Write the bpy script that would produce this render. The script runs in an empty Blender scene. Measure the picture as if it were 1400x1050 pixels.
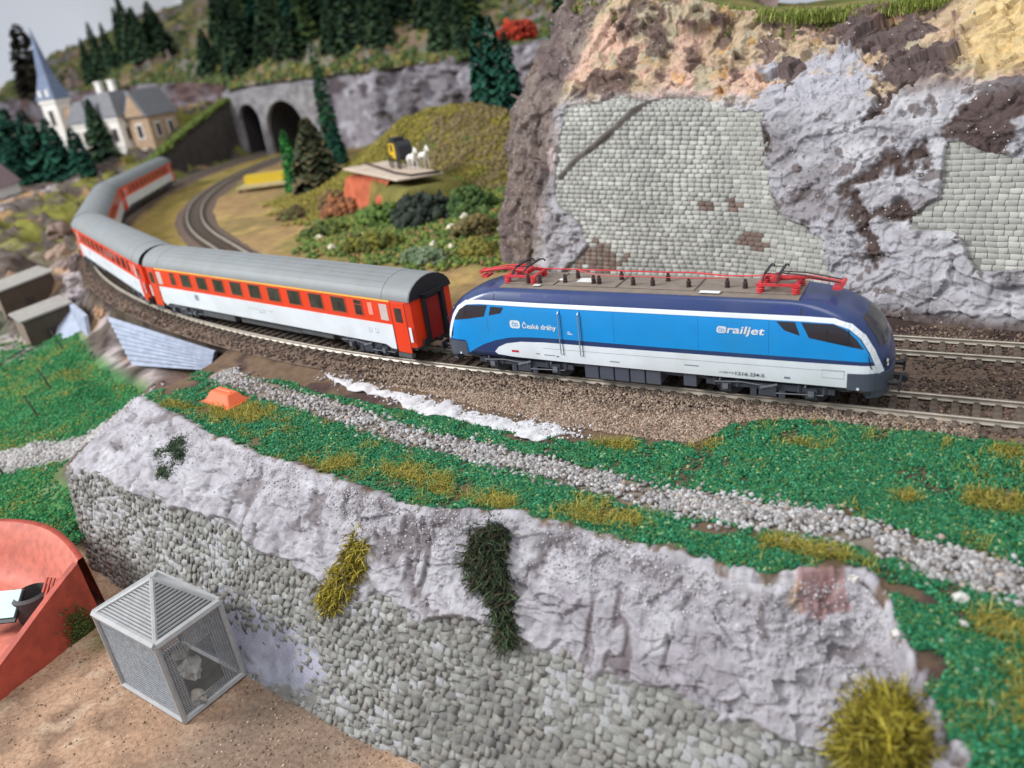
import bpy, bmesh, math, random
import numpy as np
from mathutils import Vector, Matrix
random.seed(7)
rng = np.random.default_rng(11)
PI = math.pi
scene = bpy.context.scene
C = scene.collection

# ------------------------------------------------------------------ camera
cam_data = bpy.data.cameras.new('camera'); cam = bpy.data.objects.new('camera', cam_data)
C.objects.link(cam); scene.camera = cam
cam.location = (20.0645, -27.468, 13.2683)
cam.rotation_euler = (math.radians(65.977), math.radians(7.205), math.radians(28.993))
cam_data.sensor_width = 36; cam_data.lens = 27.47
cam_data.clip_start = 0.5; cam_data.clip_end = 1500
cam_data.dof.use_dof = True; cam_data.dof.focus_distance = 31.0; cam_data.dof.aperture_fstop = 0.115

# ------------------------------------------------------------------ light: a bright room, window light from the left front
world = bpy.data.worlds.new('World'); scene.world = world; world.use_nodes = True
bg = world.node_tree.nodes['Background']
bg.inputs[0].default_value = (0.87, 0.93, 1.0, 1); bg.inputs[1].default_value = 0.60
def area(name, loc, target, size, power, color):
    d = bpy.data.lights.new(name, 'AREA'); d.energy = power; d.size = size; d.color = color
    o = bpy.data.objects.new(name, d); C.objects.link(o); o.location = loc
    o.rotation_euler = (Vector(target) - Vector(loc)).to_track_quat('-Z', 'Y').to_euler()
    return o
area('window_light', (-112, -74, 84), (-10, 5, 0), 44, 255000, (0.98, 0.99, 1.0))
area('ceiling_light', (20, -20, 120), (-10, 20, 0), 60, 60000, (1.0, 0.99, 0.98))
vs = scene.view_settings
vs.view_transform = 'Standard'; vs.look = 'None'; vs.gamma = 1; vs.exposure = 0.13; vs.use_curve_mapping = False

# ------------------------------------------------------------------ noise (numpy)
_TAB = np.random.default_rng(4242).random(1 << 18)
def _h(ix, iy, iz, seed):
    return _TAB[((ix*73856093) ^ (iy*19349663) ^ (iz*83492791) ^ (seed*40503)) & 0x3ffff]
def vnoise(P, seed=0):
    F = np.floor(P); f = P - F; f = f*f*f*(f*(f*6-15)+10); I = F.astype(np.int64); r = 0
    hx = (I[..., 0]*73856093, (I[..., 0]+1)*73856093); hy = (I[..., 1]*19349663, (I[..., 1]+1)*19349663); s0 = seed*40503
    hz_ = ((I[..., 2]*83492791) ^ s0, ((I[..., 2]+1)*83492791) ^ s0); fx, fy, fz = f[..., 0], f[..., 1], f[..., 2]
    for dx in (0, 1):
        rx = 0
        for dy in (0, 1):
            hxy = hx[dx] ^ hy[dy]; a = _TAB[(hxy ^ hz_[0]) & 0x3ffff]; b = _TAB[(hxy ^ hz_[1]) & 0x3ffff]
            rx = rx + (fy if dy else 1-fy)*(a + (b-a)*fz)
        r = r + (fx if dx else 1-fx)*rx
    return r*2-1
def fbm(P, freq=1.0, octv=4, seed=0, gain=0.5):
    P = np.asarray(P, float); r = 0; a = 1.0; t = 0
    for k in range(octv):
        r = r + a*vnoise(P*freq + 17.3*k, seed+k); t += a; a *= gain; freq *= 2.03
    return r/t
def ridge(P, freq=1.0, octv=3, seed=0):
    P = np.asarray(P, float); r = 0; a = 1.0; t = 0
    for k in range(octv):
        r = r + a*(1-2*np.abs(vnoise(P*freq + 9.1*k, seed+k))); t += a; a *= 0.5; freq *= 2.1
    return r/t
def worley(P, freq=1.0, seed=0):
    P = np.asarray(P, float)*freq; I = np.floor(P).astype(np.int64)
    f1 = np.full(P.shape[:-1], 9.0); f2 = f1.copy(); idv = np.zeros(P.shape[:-1])
    for dx in (-1, 0, 1):
        for dy in (-1, 0, 1):
            for dz in (-1, 0, 1):
                a, b, c = I[..., 0]+dx, I[..., 1]+dy, I[..., 2]+dz
                q = np.stack([a+_h(a, b, c, seed+1), b+_h(a, b, c, seed+2), c+_h(a, b, c, seed+3)], -1)
                d = np.sqrt(((P-q)**2).sum(-1)); v = _h(a, b, c, seed+4)
                near = d < f1
                f2 = np.where(near, f1, np.minimum(f2, d)); idv = np.where(near, v, idv); f1 = np.where(near, d, f1)
    return f1, f2, idv
def facet(P, freq=1.0, seed=0):
    """broken facets: every cell is its own tilted plane, with sharp steps where cells meet"""
    P = np.asarray(P, float)*freq; I = np.floor(P).astype(np.int64); f1 = np.full(P.shape[:-1], 9.0); O = np.zeros(P.shape); K = np.zeros(P.shape, np.int64)
    for dx in (-1, 0, 1):
        for dy in (-1, 0, 1):
            for dz in (-1, 0, 1):
                c = I + np.array([dx, dy, dz]); o = P - c - np.stack([_h(c[..., 0], c[..., 1], c[..., 2], seed+k) for k in range(3)], -1); d = (o*o).sum(-1)
                near = d < f1; f1[near] = d[near]; O[near] = o[near]; K[near] = c[near]
    h = [_h(K[..., 0], K[..., 1], K[..., 2], seed+k) for k in range(3, 7)]
    return O[..., 0]*(h[0]*2-1) + O[..., 1]*(h[1]*2-1) + O[..., 2]*(h[2]*2-1) + 0.7*(h[3]-0.5)
def sstep(a, b, x):
    t = np.clip((np.asarray(x, float)-a)/(b-a), 0, 1); return t*t*(3-2*t)
def xyz(x, y, z=0):
    x, y, z = np.broadcast_arrays(np.asarray(x, float), np.asarray(y, float), np.asarray(z, float)); return np.stack([x, y, z], -1)
def lin(r, g, b):
    def f(v):
        v = v/255.0; return v/12.92 if v <= 0.04045 else ((v+0.055)/1.055)**2.4
    return np.array([f(r), f(g), f(b)])
def mixc(c, d, m):
    m = np.clip(m, 0, 1)[..., None]; return c*(1-m) + d*m
def dpoly(x, y, pts):
    """distance from points to a polyline, and the parameter along it"""
    best = np.full(np.shape(x), 1e9); par = np.zeros(np.shape(x))
    for i in range(len(pts)-1):
        ax, ay = pts[i]; bx_, by = pts[i+1]; dx, dy = bx_-ax, by-ay
        t = np.clip(((x-ax)*dx+(y-ay)*dy)/(dx*dx+dy*dy), 0, 1); d = np.hypot(x-ax-t*dx, y-ay-t*dy)
        par = np.where(d < best, i+t, par); best = np.minimum(best, d)
    return best, par

# ------------------------------------------------------------------ materials
MATS = {}
def mat(name, color=None, rough=0.7, var=0.12, scale=3.0, bump=0.0, bscale=20.0, metal=0.0, attr=None, coat=0.0, spec=0.5, hue=None, detail=5.0, alpha=1.0, trans=0.0, dist=0.05):
    """procedural material: base colour (or vertex-colour regions) broken up by noise, with fine relief"""
    if name in MATS: return MATS[name]
    m = bpy.data.materials.new(name); m.use_nodes = True; nt = m.node_tree; N = nt.nodes; Lk = nt.links
    b = N['Principled BSDF']; b.inputs['Roughness'].default_value = rough; b.inputs['Metallic'].default_value = metal
    b.inputs['Specular IOR Level'].default_value = spec; b.inputs['Coat Weight'].default_value = coat
    b.inputs['Alpha'].default_value = alpha; b.inputs['Transmission Weight'].default_value = trans
    tc = N.new('ShaderNodeTexCoord')
    n1 = N.new('ShaderNodeTexNoise'); n1.inputs['Scale'].default_value = scale; n1.inputs['Detail'].default_value = detail; n1.inputs['Roughness'].default_value = 0.52
    Lk.new(tc.outputs['Object'], n1.inputs['Vector'])
    if attr:
        a = N.new('ShaderNodeAttribute'); a.attribute_name = attr; base = a.outputs['Color']
    else:
        rgb = N.new('ShaderNodeRGB'); rgb.outputs[0].default_value = (*color, 1); base = rgb.outputs[0]
    rmp = N.new('ShaderNodeMapRange'); rmp.inputs['From Min'].default_value = 0.28; rmp.inputs['From Max'].default_value = 0.72
    rmp.inputs['To Min'].default_value = 1-var; rmp.inputs['To Max'].default_value = 1+var
    Lk.new(n1.outputs['Fac'], rmp.inputs['Value'])
    mx = N.new('ShaderNodeMix'); mx.data_type = 'RGBA'; mx.blend_type = 'MULTIPLY'; mx.inputs['Factor'].default_value = 1
    Lk.new(base, mx.inputs['A']); Lk.new(rmp.outputs[0], mx.inputs['B'])
    out = mx.outputs['Result']
    if hue is not None:
        n2 = N.new('ShaderNodeTexNoise'); n2.inputs['Scale'].default_value = scale*0.37; n2.inputs['Detail'].default_value = 4
        Lk.new(tc.outputs['Object'], n2.inputs['Vector'])
        r2 = N.new('ShaderNodeMapRange'); r2.inputs['From Min'].default_value = 0.45; r2.inputs['From Max'].default_value = 0.68; r2.inputs['To Max'].default_value = hue[1]
        Lk.new(n2.outputs['Fac'], r2.inputs['Value'])
        m2 = N.new('ShaderNodeMix'); m2.data_type = 'RGBA'; Lk.new(r2.outputs[0], m2.inputs['Factor']); Lk.new(out, m2.inputs['A']); m2.inputs['B'].default_value = (*hue[0], 1)
        out = m2.outputs['Result']
    Lk.new(out, b.inputs['Base Color'])
    if bump > 0:
        n3 = N.new('ShaderNodeTexNoise'); n3.inputs['Scale'].default_value = bscale; n3.inputs['Detail'].default_value = 6; n3.inputs['Roughness'].default_value = 0.6
        Lk.new(tc.outputs['Object'], n3.inputs['Vector'])
        bp = N.new('ShaderNodeBump'); bp.inputs['Strength'].default_value = bump; bp.inputs['Distance'].default_value = dist
        Lk.new(n3.outputs['Fac'], bp.inputs['Height']); Lk.new(bp.outputs[0], b.inputs['Normal'])
    MATS[name] = m; return m

# ------------------------------------------------------------------ object helpers
def link(o, parent=None):
    C.objects.link(o)
    if parent is not None: o.parent = parent
    return o
def tag(o, label=None, cat=None, group=None, kind=None):
    if label: o['label'] = label
    if cat: o['category'] = cat
    if group: o['group'] = group
    if kind: o['kind'] = kind
    return o
def thing(name, label, cat, loc=(0, 0, 0), rotz=0.0, group=None):
    o = bpy.data.objects.new(name, None); o.empty_display_size = 0.3; C.objects.link(o)
    o.location = loc; o.rotation_euler = (0, 0, rotz); return tag(o, label, cat, group)
def fast_mesh(name, V, F, mats=None, col=None, smooth=False):
    """V (n,3); F (m,k) array of equal faces or list of index lists; col (n,3) point colours"""
    me = bpy.data.meshes.new(name); V = np.asarray(V, np.float32)
    if isinstance(F, np.ndarray):
        k = F.shape[1]; nf = len(F); lo = F.astype(np.int32).ravel(); st = np.arange(0, nf*k, k, dtype=np.int32)
    else:
        nf = len(F); ln = np.array([len(f) for f in F], np.int32); st = np.concatenate([[0], np.cumsum(ln)[:-1]]).astype(np.int32)
        lo = np.array([i for f in F for i in f], np.int32)
    me.vertices.add(len(V)); me.vertices.foreach_set('co', V.ravel())
    me.loops.add(len(lo)); me.loops.foreach_set('vertex_index', lo)
    me.polygons.add(nf); me.polygons.foreach_set('loop_start', st)
    if smooth: me.polygons.foreach_set('use_smooth', np.ones(nf, bool))
    me.update(calc_edges=True); me.validate()
    if col is not None:
        ca = me.color_attributes.new('Col', 'FLOAT_COLOR', 'POINT'); cc = np.ones((len(V), 4), np.float32); cc[:, :3] = np.clip(col, 0, 1); ca.data.foreach_set('color', cc.ravel())
    if mats: me.materials.append(mats)
    return me
def mobj(name, V, F, m=None, parent=None, col=None, smooth=False):
    return link(bpy.data.objects.new(name, fast_mesh(name, V, F, m, col, smooth)), parent)
def grid_faces(nu, nv):
    i = np.arange(nu-1)[:, None]*nv + np.arange(nv-1)[None, :]
    return np.stack([i, i+nv, i+nv+1, i+1], -1).reshape(-1, 4)
def sheet(name, P, m, col=None, parent=None, flip=False, keep=None, smooth=True):
    nu, nv = P.shape[:2]; F = grid_faces(nu, nv)
    if flip: F = F[:, ::-1]
    if keep is not None: F = F[keep.reshape(-1)[F].all(1)]
    return mobj(name, P.reshape(-1, 3), F, m, parent, None if col is None else col.reshape(-1, 3), smooth)
def normals_of(P):
    du = np.gradient(P, axis=0); dv = np.gradient(P, axis=1); n = np.cross(du, dv); return n/np.maximum(np.linalg.norm(n, axis=-1, keepdims=True), 1e-9)

class MB:
    """collects shapes for ONE mesh object"""
    def __init__(s): s.V = []; s.F = []
    def add(s, V, F):
        o = len(s.V); s.V += [tuple(v) for v in V]; s.F += [[i+o for i in f] for f in F]; return s
    def box(s, c, d, rz=0.0, tilt=None, top=(1, 1)):
        x, y, z = [k/2 for k in d]; M = Matrix.Rotation(rz, 3, 'Z')
        if tilt: M = M @ Matrix.Rotation(tilt[0], 3, tilt[1])
        v = [(-x, -y, -z), (x, -y, -z), (x, y, -z), (-x, y, -z), (-x*top[0], -y*top[1], z), (x*top[0], -y*top[1], z), (x*top[0], y*top[1], z), (-x*top[0], y*top[1], z)]
        v = [M @ Vector(p) + Vector(c) for p in v]
        return s.add(v, [(0, 3, 2, 1), (4, 5, 6, 7), (0, 1, 5, 4), (1, 2, 6, 5), (2, 3, 7, 6), (3, 0, 4, 7)])
    def b2(s, x0, x1, y0, y1, z0, z1): return s.box(((x0+x1)/2, (y0+y1)/2, (z0+z1)/2), (abs(x1-x0), abs(y1-y0), abs(z1-z0)))
    def cyl(s, a, b, r, r2=None, n=10, cap=True):
        a = Vector(a); b = Vector(b); r2 = r if r2 is None else r2; d = (b-a).normalized()
        u = d.orthogonal().normalized(); w = d.cross(u); V = []
        for p, rr in ((a, r), (b, r2)):
            for k in range(n):
                t = 2*PI*k/n; V.append(p + rr*(math.cos(t)*u + math.sin(t)*w))
        F = [(k, (k+1) % n, n+(k+1) % n, n+k) for k in range(n)]
        if cap: F += [tuple(range(n-1, -1, -1)), tuple(range(n, 2*n))]
        return s.add(V, F)
    def tube(s, pts, r, n=6):
        pts = [Vector(p) for p in pts]; V = []; F = []; m = len(pts); u = None
        for i, p in enumerate(pts):
            d = (pts[min(i+1, m-1)] - pts[max(i-1, 0)]).normalized()
            u = (d.orthogonal() if u is None else (u - d*u.dot(d))).normalized(); w = d.cross(u)
            rr = r[i] if isinstance(r, (list, tuple)) else r
            for k in range(n):
                t = 2*PI*k/n; V.append(p + rr*(math.cos(t)*u + math.sin(t)*w))
        for i in range(m-1):
            for k in range(n): F.append((i*n+k, i*n+(k+1) % n, (i+1)*n+(k+1) % n, (i+1)*n+k))
        F += [tuple(range(n-1, -1, -1)), tuple(range((m-1)*n, m*n))]
        return s.add(V, F)
    def lathe(s, c, prof, n=16):
        """prof: (radius, z) list about a vertical axis at c"""
        V = []; F = []
        for r, z in prof:
            for k in range(n):
                t = 2*PI*k/n; V.append((c[0]+r*math.cos(t), c[1]+r*math.sin(t), c[2]+z))
        for i in range(len(prof)-1):
            for k in range(n): F.append((i*n+k, i*n+(k+1) % n, (i+1)*n+(k+1) % n, (i+1)*n+k))
        F += [tuple(range(n-1, -1, -1)), tuple(range((len(prof)-1)*n, len(prof)*n))]
        return s.add(V, F)
    def prism(s, poly, h, M=None):
        """poly: 2-D outline (counter-clockwise) in local XY, pushed by h along +Z, placed by matrix M"""
        n = len(poly); V = [Vector((x, y, 0)) for x, y in poly] + [Vector((x, y, h)) for x, y in poly]
        if M is not None: V = [M @ v for v in V]
        return s.add(V, [tuple(range(n-1, -1, -1)), tuple(range(n, 2*n))] + [(k, (k+1) % n, n+(k+1) % n, n+k) for k in range(n)])
    def ball(s, c, r, sub=1, jit=0.0):
        bm = bmesh.new(); bmesh.ops.create_icosphere(bm, subdivisions=sub, radius=1)
        r = (r, r, r) if not hasattr(r, '__len__') else r
        V = [(c[0]+v.co.x*r[0]*(1+random.uniform(-jit, jit)), c[1]+v.co.y*r[1]*(1+random.uniform(-jit, jit)), c[2]+v.co.z*r[2]*(1+random.uniform(-jit, jit))) for v in bm.verts]
        F = [[v.index for v in f.verts] for f in bm.faces]; bm.free(); return s.add(V, F)
    def build(s, name, m, parent=None, smooth=False, bevel=0.0):
        me = bpy.data.meshes.new(name); me.from_pydata(s.V, [], s.F); me.update()
        if m: me.materials.append(m)
        if smooth:
            for p in me.polygons: p.use_smooth = True
        if bevel > 0:
            bm = bmesh.new(); bm.from_mesh(me)
            bmesh.ops.recalc_face_normals(bm, faces=bm.faces)
            bmesh.ops.bevel(bm, geom=[e for e in bm.edges if len(e.link_faces) == 2 and e.calc_face_angle(0) > 0.5], offset=bevel, segments=1, affect='EDGES')
            bm.to_mesh(me); bm.free()
        return link(bpy.data.objects.new(name, me), parent)
def copy_tree(o, parent=None):
    c = o.copy(); C.objects.link(c); c.parent = parent
    for ch in list(o.children): copy_tree(ch, c)
    return c

# ================================================================== THE LAY OF THE LAND (prototype metres, rail top = 0)
R0 = 95.0; CX, CY = 2.0, 95.0                      # centre of the main curve
def track_main(s):                                  # s < 0 to the right on the straight, s > 0 round the curve
    if s <= 0: return (CX - s, 0.0, 0.0)
    a = s/R0; return (CX - R0*math.sin(a), CY - R0*math.cos(a), a)
def track_inner(s):
    if s <= 0: return (CX - s, 5.4, 0.0)
    a = s/89.0; r = 89.6 - 3.8*float(sstep(0.05, 0.5, a)); return (CX - r*math.sin(a), CY - r*math.cos(a), a)
def polar(x, y):
    """outward distance from the main track's centre line and angle round the curve"""
    rr = np.hypot(x-CX, y-CY); a = np.arctan2(CX-x, CY-y)
    dd = np.where(x > CX, -y, rr - R0); return dd, np.where(x > CX, 0.0, a)

def ground_z(x, y):
    x = np.asarray(x, float); y = np.asarray(y, float); dd, a = polar(x, y); P = xyz(x, y)
    n = fbm(P, 0.22, 4, 3)
    z = -0.5 + 0.16*n
    # grassy mound inside the curve with the coach stop on it
    m = 7.4*np.exp(-((x+30)/11.5)**2 - ((y-44)/9.0)**2) + 3.6*np.exp(-((x+18)/8.0)**2 - ((y-41)/10)**2) + 1.2*np.exp(-((x+17)/10.0)**2 - ((y-26.5)/6.0)**2)
    m = m + 1.5*np.exp(-((x+8)/6.0)**2 - ((y-27)/9.0)**2) + 0.7*np.exp(-((x+16)/9.0)**2 - ((y-19.5)/4.0)**2)
    m = np.where(m > 0.15, m*(1+0.16*fbm(P, 0.33, 4, 21)), m)
    dx, dy = x+24.8, y-29.3; u = dx*0.865-dy*0.5; v = dx*0.5+dy*0.865      # platform
    pl = (1-sstep(7.0, 7.9, np.abs(u)))*(1-np.where(v < 0, sstep(2.2, 3.2, -v), sstep(2.2, 5.0, v)))
    front = sstep(-30, -24, x)
    m = m*(1-pl) + 3.6*pl
    z = z + np.where(dd < -3, m*sstep(-8.5, -13, dd), 0)
    # outer side of the curve
    drop = 1-sstep(0.50, 0.72, a)
    dn = dd + 0.9*fbm(P, 0.3, 3, 9)
    z_lo = np.interp(dn, [1.4, 2.0, 3.4, 5.0, 8, 12, 17, 26], [-.45, -1.25, -2.7, -3.6, -4.5, -5.4, -6.6, -7.6])
    z_hi = np.interp(dn, [1.5, 2.6, 5, 9, 14, 22, 40], [-.45, -1.0, -1.3, 0.2, 0.8, 0.4, 0.6])
    z_ch = np.interp(dn, [1.5, 4.2, 7, 10, 40], [-.45, 0.0, 1.2, 1.6, 2.4])
    z_ch = z_ch + sstep(1.12, 1.36, a)*sstep(4.9, 5.6, dd)*6.8
    ch = sstep(0.86, 1.0, a)
    zo = z_lo*drop + (1-drop)*(z_hi*(1-ch) + z_ch*ch)
    zo = zo - 0.75*sstep(1.7, 2.2, dd)*(1-sstep(5.0, 7.0, dd))*sstep(-36, -33, x)*(1-sstep(-16.5, -15.5, x))
    ramp = sstep(3.4, 4.6, dd)*sstep(-24.0, -17.0, x)*(1-sstep(-1.2, -9.0, y)*0.35)
    zo = zo*(1-ramp) + np.interp(dn, [1.4, 3, 6, 10, 12], [-.45, -.95, -1.6, -3.2, -6.0])*ramp
    rock = sstep(2.0, 4.5, dd)*(1-sstep(14, 20, dd))*np.where(a > 0.42, 1.0, 0.12)
    f1, f2, cid = worley(P + 0.6*n[..., None], 0.28, 5)
    zo = zo + rock*(1.0*facet(P + 0.8*n[..., None], 0.28, 190) + 0.7*facet(P, 0.7, 191) + 0.5*ridge(P, 0.25, 3, 8))*sstep(0.40, 0.55, a) + 0.12*fbm(P, 0.8, 3, 13)
    z = np.where(dd > 1.4, zo, z)
    z = np.where((x > -33) & (x < -16.2) & (dd > 1.2) & (dd < 5), np.minimum(z, np.interp(dd, [1.2, 1.32, 1.55, 3.5, 5], [-.45, -1.1, np.interp(-25, [-33, -16], [-3.7, -2.6]), -3.5, -3.3])), z)
    return z

# ---- front bank: track shoulder -> turf -> crumbling plaster brow -> stone wall -> sand
ST_IN = [(-15.2, -.1, -.6), (-7.3, -.75, -.5), (-.4, -1.35, -.45), (4.2, -1.4, -.45), (7.9, -1.4, -.45), (12.1, -1.35, -.42), (15.8, -1.25, -.4), (18.6, -1.2, -.4), (21.5, -1.2, -.4), (26, -1.2, -.4), (32, -1.2, -.4)]
ST_T = [(-15.7, -6.3, -1.05), (-7.3, -8.3, -1), (-.4, -9.35, -1), (4.2, -9.95, -1), (7.9, -9.35, -1), (12.1, -9.5, -1), (15.8, -10.1, -1), (18.6, -9.1, -1.1), (20.1, -11.6, -1.7), (21.4, -13.6, -2.3), (24.5, -17, -2.8)]
ST_M = [(-16.5, -10.6, -3.0), (-8.4, -10.9, -3.0), (-.3, -11.8, -3.7), (5.0, -12.0, -3.9), (8.6, -11.8, -3.9), (13.2, -11.9, -4.0), (16.7, -12.2, -4.2), (19.0, -12.3, -4.4), (20.0, -13.6, -4.6), (21.2, -16, -4.8), (23.5, -19, -5)]
ST_B = [(-15.2, -11.8, -7.7), (-8.0, -13.0, -7.7), (-.2, -14.4, -7.7), (6.3, -14.9, -7.7), (10, -15.2, -7.7), (14.5, -15.7, -7.7), (17.8, -16.4, -7.7), (20.0, -17.2, -7.7), (21.5, -18.5, -7.7), (22.5, -20, -7.7), (24, -22, -7.7)]
def _cr(A, t):
    A = np.array(A, float); n = len(A); t = np.clip(t, 0, n-1-1e-6); i = np.floor(t).astype(int); f = (t-i)[..., None]
    g = lambda k: A[np.clip(i+k, 0, n-1)]
    p0, p1, p2, p3 = g(-1), g(0), g(1), g(2)
    return 0.5*((2*p1) + (-p0+p2)*f + (2*p0-5*p1+4*p2-p3)*f*f + (-p0+3*p1-3*p2+p3)*f**3)
def bank(t, w):
    """t along the bank (0..10), w: 0 at the track shoulder, 1 at the brow, 1.5 where stones begin, 2 at the foot"""
    t, w = np.broadcast_arrays(np.asarray(t, float), np.asarray(w, float))
    I, T, M, B = _cr(ST_IN, t), _cr(ST_T, t), _cr(ST_M, t), _cr(ST_B, t)
    q = np.clip(w, 0, 1)[..., None]; P = I*(1-q) + T*q
    L = np.abs(I[..., 1]-T[..., 1]); y = np.clip(w, 0, 1)*L
    zp = np.interp(y, [0, .5, 1.5, 2.6, 4, 30], [0, -.08, -.38, -.5, -.55, -.55])
    right = sstep(4.6, 6.2, t)
    zp = zp*(1-right) + np.interp(y, [0, .3, 1.0, 4, 30], [0, 0.1, 0.05, -.25, -.55])*right
    P = P.copy(); P[..., 2] = I[..., 2] + zp + (T[..., 2]-I[..., 2]+0.55)*np.clip(w, 0, 1)**2
    q1 = np.clip((w-1)/0.5, 0, 1)[..., None]; q2 = np.clip((w-1.5)/0.5, 0, 1)[..., None]
    S = T*(1-q1) + M*q1; S2 = M*(1-q2) + B*q2
    P = np.where((w > 1)[..., None], S, P); P = np.where((w > 1.5)[..., None], S2, P)
    return P
PATH = [(-13.5, -2.6), (-11.95, -3.15), (-6.92, -4.11), (-2.63, -4.92), (1.19, -5.78), (4.15, -5.98), (6.89, -6.31), (9.31, -6.55), (12.2, -7.13), (14.14, -7.24), (15.93, -7.38), (17.75, -7.33), (19.65, -7.57), (21.04, -7.68), (22.17, -7.81), (26, -8.2), (31, -8.6)]
KERB = [(-7.1, -1.9), (-3.86, -2.4), (-0.79, -3.05), (1.8, -3.45), (4.2, -3.8), (6.29, -3.95), (7.9, -3.75)]

# ---- big cliff behind the locomotive
CL_B = [(-10, 27, -.6), (-7.8, 18, -.6), (-6.4, 15.0, -.6), (-3.5, 13.7, -.6), (2, 13.0, -.6), (9, 12.7, -.6), (13.5, 11.2, -.6), (17, 9.7, -.6), (22.4, 8.7, -.6), (31, 8, -.6)]
CL_M = [(-8, 30, 9), (-5.8, 20.5, 9), (-4.6, 17.4, 9), (-1.9, 16.0, 9), (3, 15.3, 8.8), (9, 15.0, 8.4), (13.8, 14.0, 8.2), (17.4, 12.6, 8.2), (22.7, 11.6, 8.4), (31, 11, 8.6)]
CL_T = [(-6, 33, 15), (-4.0, 25.5, 15), (-2.8, 22, 15.2), (0.2, 20.0, 14.6), (3.6, 19.6, 14.0), (9, 19.6, 12.5), (14, 19.5, 12.0), (18, 18.6, 12.2), (23, 17, 13.2), (31, 16, 14.5)]
def cliff(t, w):
    """t along (0..9), w 0 foot, 1 top of the masonry, 2 brow"""
    t, w = np.broadcast_arrays(np.asarray(t, float), np.asarray(w, float))
    B, M, T = _cr(CL_B, t), _cr(CL_M, t), _cr(CL_T, t)
    q1 = np.clip(w, 0, 1)[..., None]; q2 = np.clip(w-1, 0, 1)[..., None]
    return np.where((w > 1)[..., None], M*(1-q2)+T*q2, B*(1-q1)+M*q1)

# ================================================================== SETTING
def inpoly(x, y, poly):
    ins = np.zeros(np.shape(x), bool); n = len(poly)
    for i in range(n):
        x0, y0 = poly[i]; x1, y1 = poly[(i+1) % n]
        c = ((y0 > y) != (y1 > y)) & (x < (x1-x0)*(y-y0)/((y1-y0) + 1e-12) + x0)
        ins ^= c
    return ins
_WOB = {}
def blob(t, w, ct, cw, rt, rw):
    key = (id(t), id(w)) if np.size(t) > 100000 else None
    if key and key in _WOB: wob = _WOB[key][0]
    else:
        wob = fbm(xyz(t*3.4, w*8.5), 0.8, 5, 301, 0.6)
        if key: _WOB[key] = (wob, t, w)
    return 1 - sstep(0.80, 1.0, np.hypot((t-ct)/rt, (w-cw)/rw) + wob)
M_soil = mat('earth_and_plaster', attr='Col', rough=0.92, var=0.22, scale=2.2, bump=0.5, bscale=20, spec=0.2, dist=0.09)
M_rock = mat('painted_plaster_rock', attr='Col', rough=0.85, var=0.16, scale=1.6, bump=0.5, bscale=16, spec=0.2, dist=0.10)
M_far = mat('scenic_ground', attr='Col', rough=0.95, var=0.28, scale=0.9, bump=0.5, bscale=2.5, spec=0.15, dist=0.25)

c_plast = lin(170, 166, 171); c_plast2 = lin(148, 142, 148); c_plastd = lin(108, 98, 101); c_white = lin(188, 185, 189)
c_brown = lin(92, 78, 74); c_umber = lin(74, 58, 54); c_dirt = lin(112, 92, 74); c_sand = lin(196, 166, 120); c_pink = lin(206, 172, 152); c_ochre = lin(190, 142, 72)
c_grass = lin(36, 104, 62); c_olive = lin(128, 120, 44); c_mort = lin(104, 102, 96)

# ---- front bank
def brow_t(t): return 1.0 + 0.055*fbm(xyz(t*4.5, 0.5, 0), 1, 4, 4, .65) + 0.05*vnoise(xyz(t*0.9, 2.5, 0), 6)
def stone_line(t): return 1.48 + 0.05*fbm(xyz(t*2.2, 0.3, 0), 1, 3, 31)
def bank_disp(t, w, P):
    q = xyz(P[..., 0], P[..., 1]*0.9, P[..., 2])
    slope = sstep(0.97, 1.10, w); stone = sstep(-0.012, 0.012, w-stone_line(t)-0.075*fbm(q, 0.8, 4, 77, 0.6))
    f1, f2, cid = worley(q + 0.5*fbm(q, 0.5, 2, 2)[..., None], 0.55, 12)
    qw = q + 0.35*np.stack([fbm(q, 0.9, 3, 45), fbm(q, 0.9, 3, 46), fbm(q, 0.9, 3, 47)], -1)
    pl = 0.16*fbm(q, 0.28, 3, 41) + 0.13*facet(qw*np.array([.6, 1, 1.2]), 0.7, 60) + 0.10*facet(qw*np.array([.55, 1, 1.4]) + qw[..., 2:3]*np.array([.5, 0, 0]), 1.6, 61) + 0.05*facet(qw*np.array([.6, 1, 1]), 3.6, 62) + 0.04*ridge(q, 0.9, 3, 43)
    gouge = sstep(0.42, 0.62, ridge(xyz(q[..., 0]*1.5, q[..., 1], q[..., 2]*0.45), 0.8, 2, 91))*sstep(0.1, 0.4, fbm(q, 0.5, 2, 92))
    h1, h2, hid = worley(q + 0.15*fbm(q, 2, 2, 6)[..., None], 2.2, 14); crumb = sstep(-0.15, 0.3, fbm(q, 0.45, 3, 97))
    pl = pl - 0.09*gouge - 0.05*sstep(0.28, 0.42, fbm(q, 2.3, 3, 95)) + crumb*(0.10*(hid-0.5)*sstep(.02, .2, h2-h1) + 0.03*fbm(q, 6.0, 2, 98)) + 0.035*ridge(q, 2.6, 2, 99)
    lip = 0.22*np.exp(-((w-brow_t(t)-0.03)/0.035)**2)*(0.5+0.8*np.clip(fbm(q, 0.9, 2, 19), 0, 1))
    d = slope*(pl*(1-stone) + 0.06) + lip - stone*0.17 + (1-slope)*0.06*fbm(q, 1.2, 3, 51)
    return d, stone, slope, gouge, cid
NT, NW = 1000, 300
tt = np.linspace(0, 10, NT)[:, None]; ww = np.concatenate([np.linspace(0, 0.94, 110), np.linspace(0.945, 1.62, 160), np.linspace(1.63, 2.0, 60)])[None, :]
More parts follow.
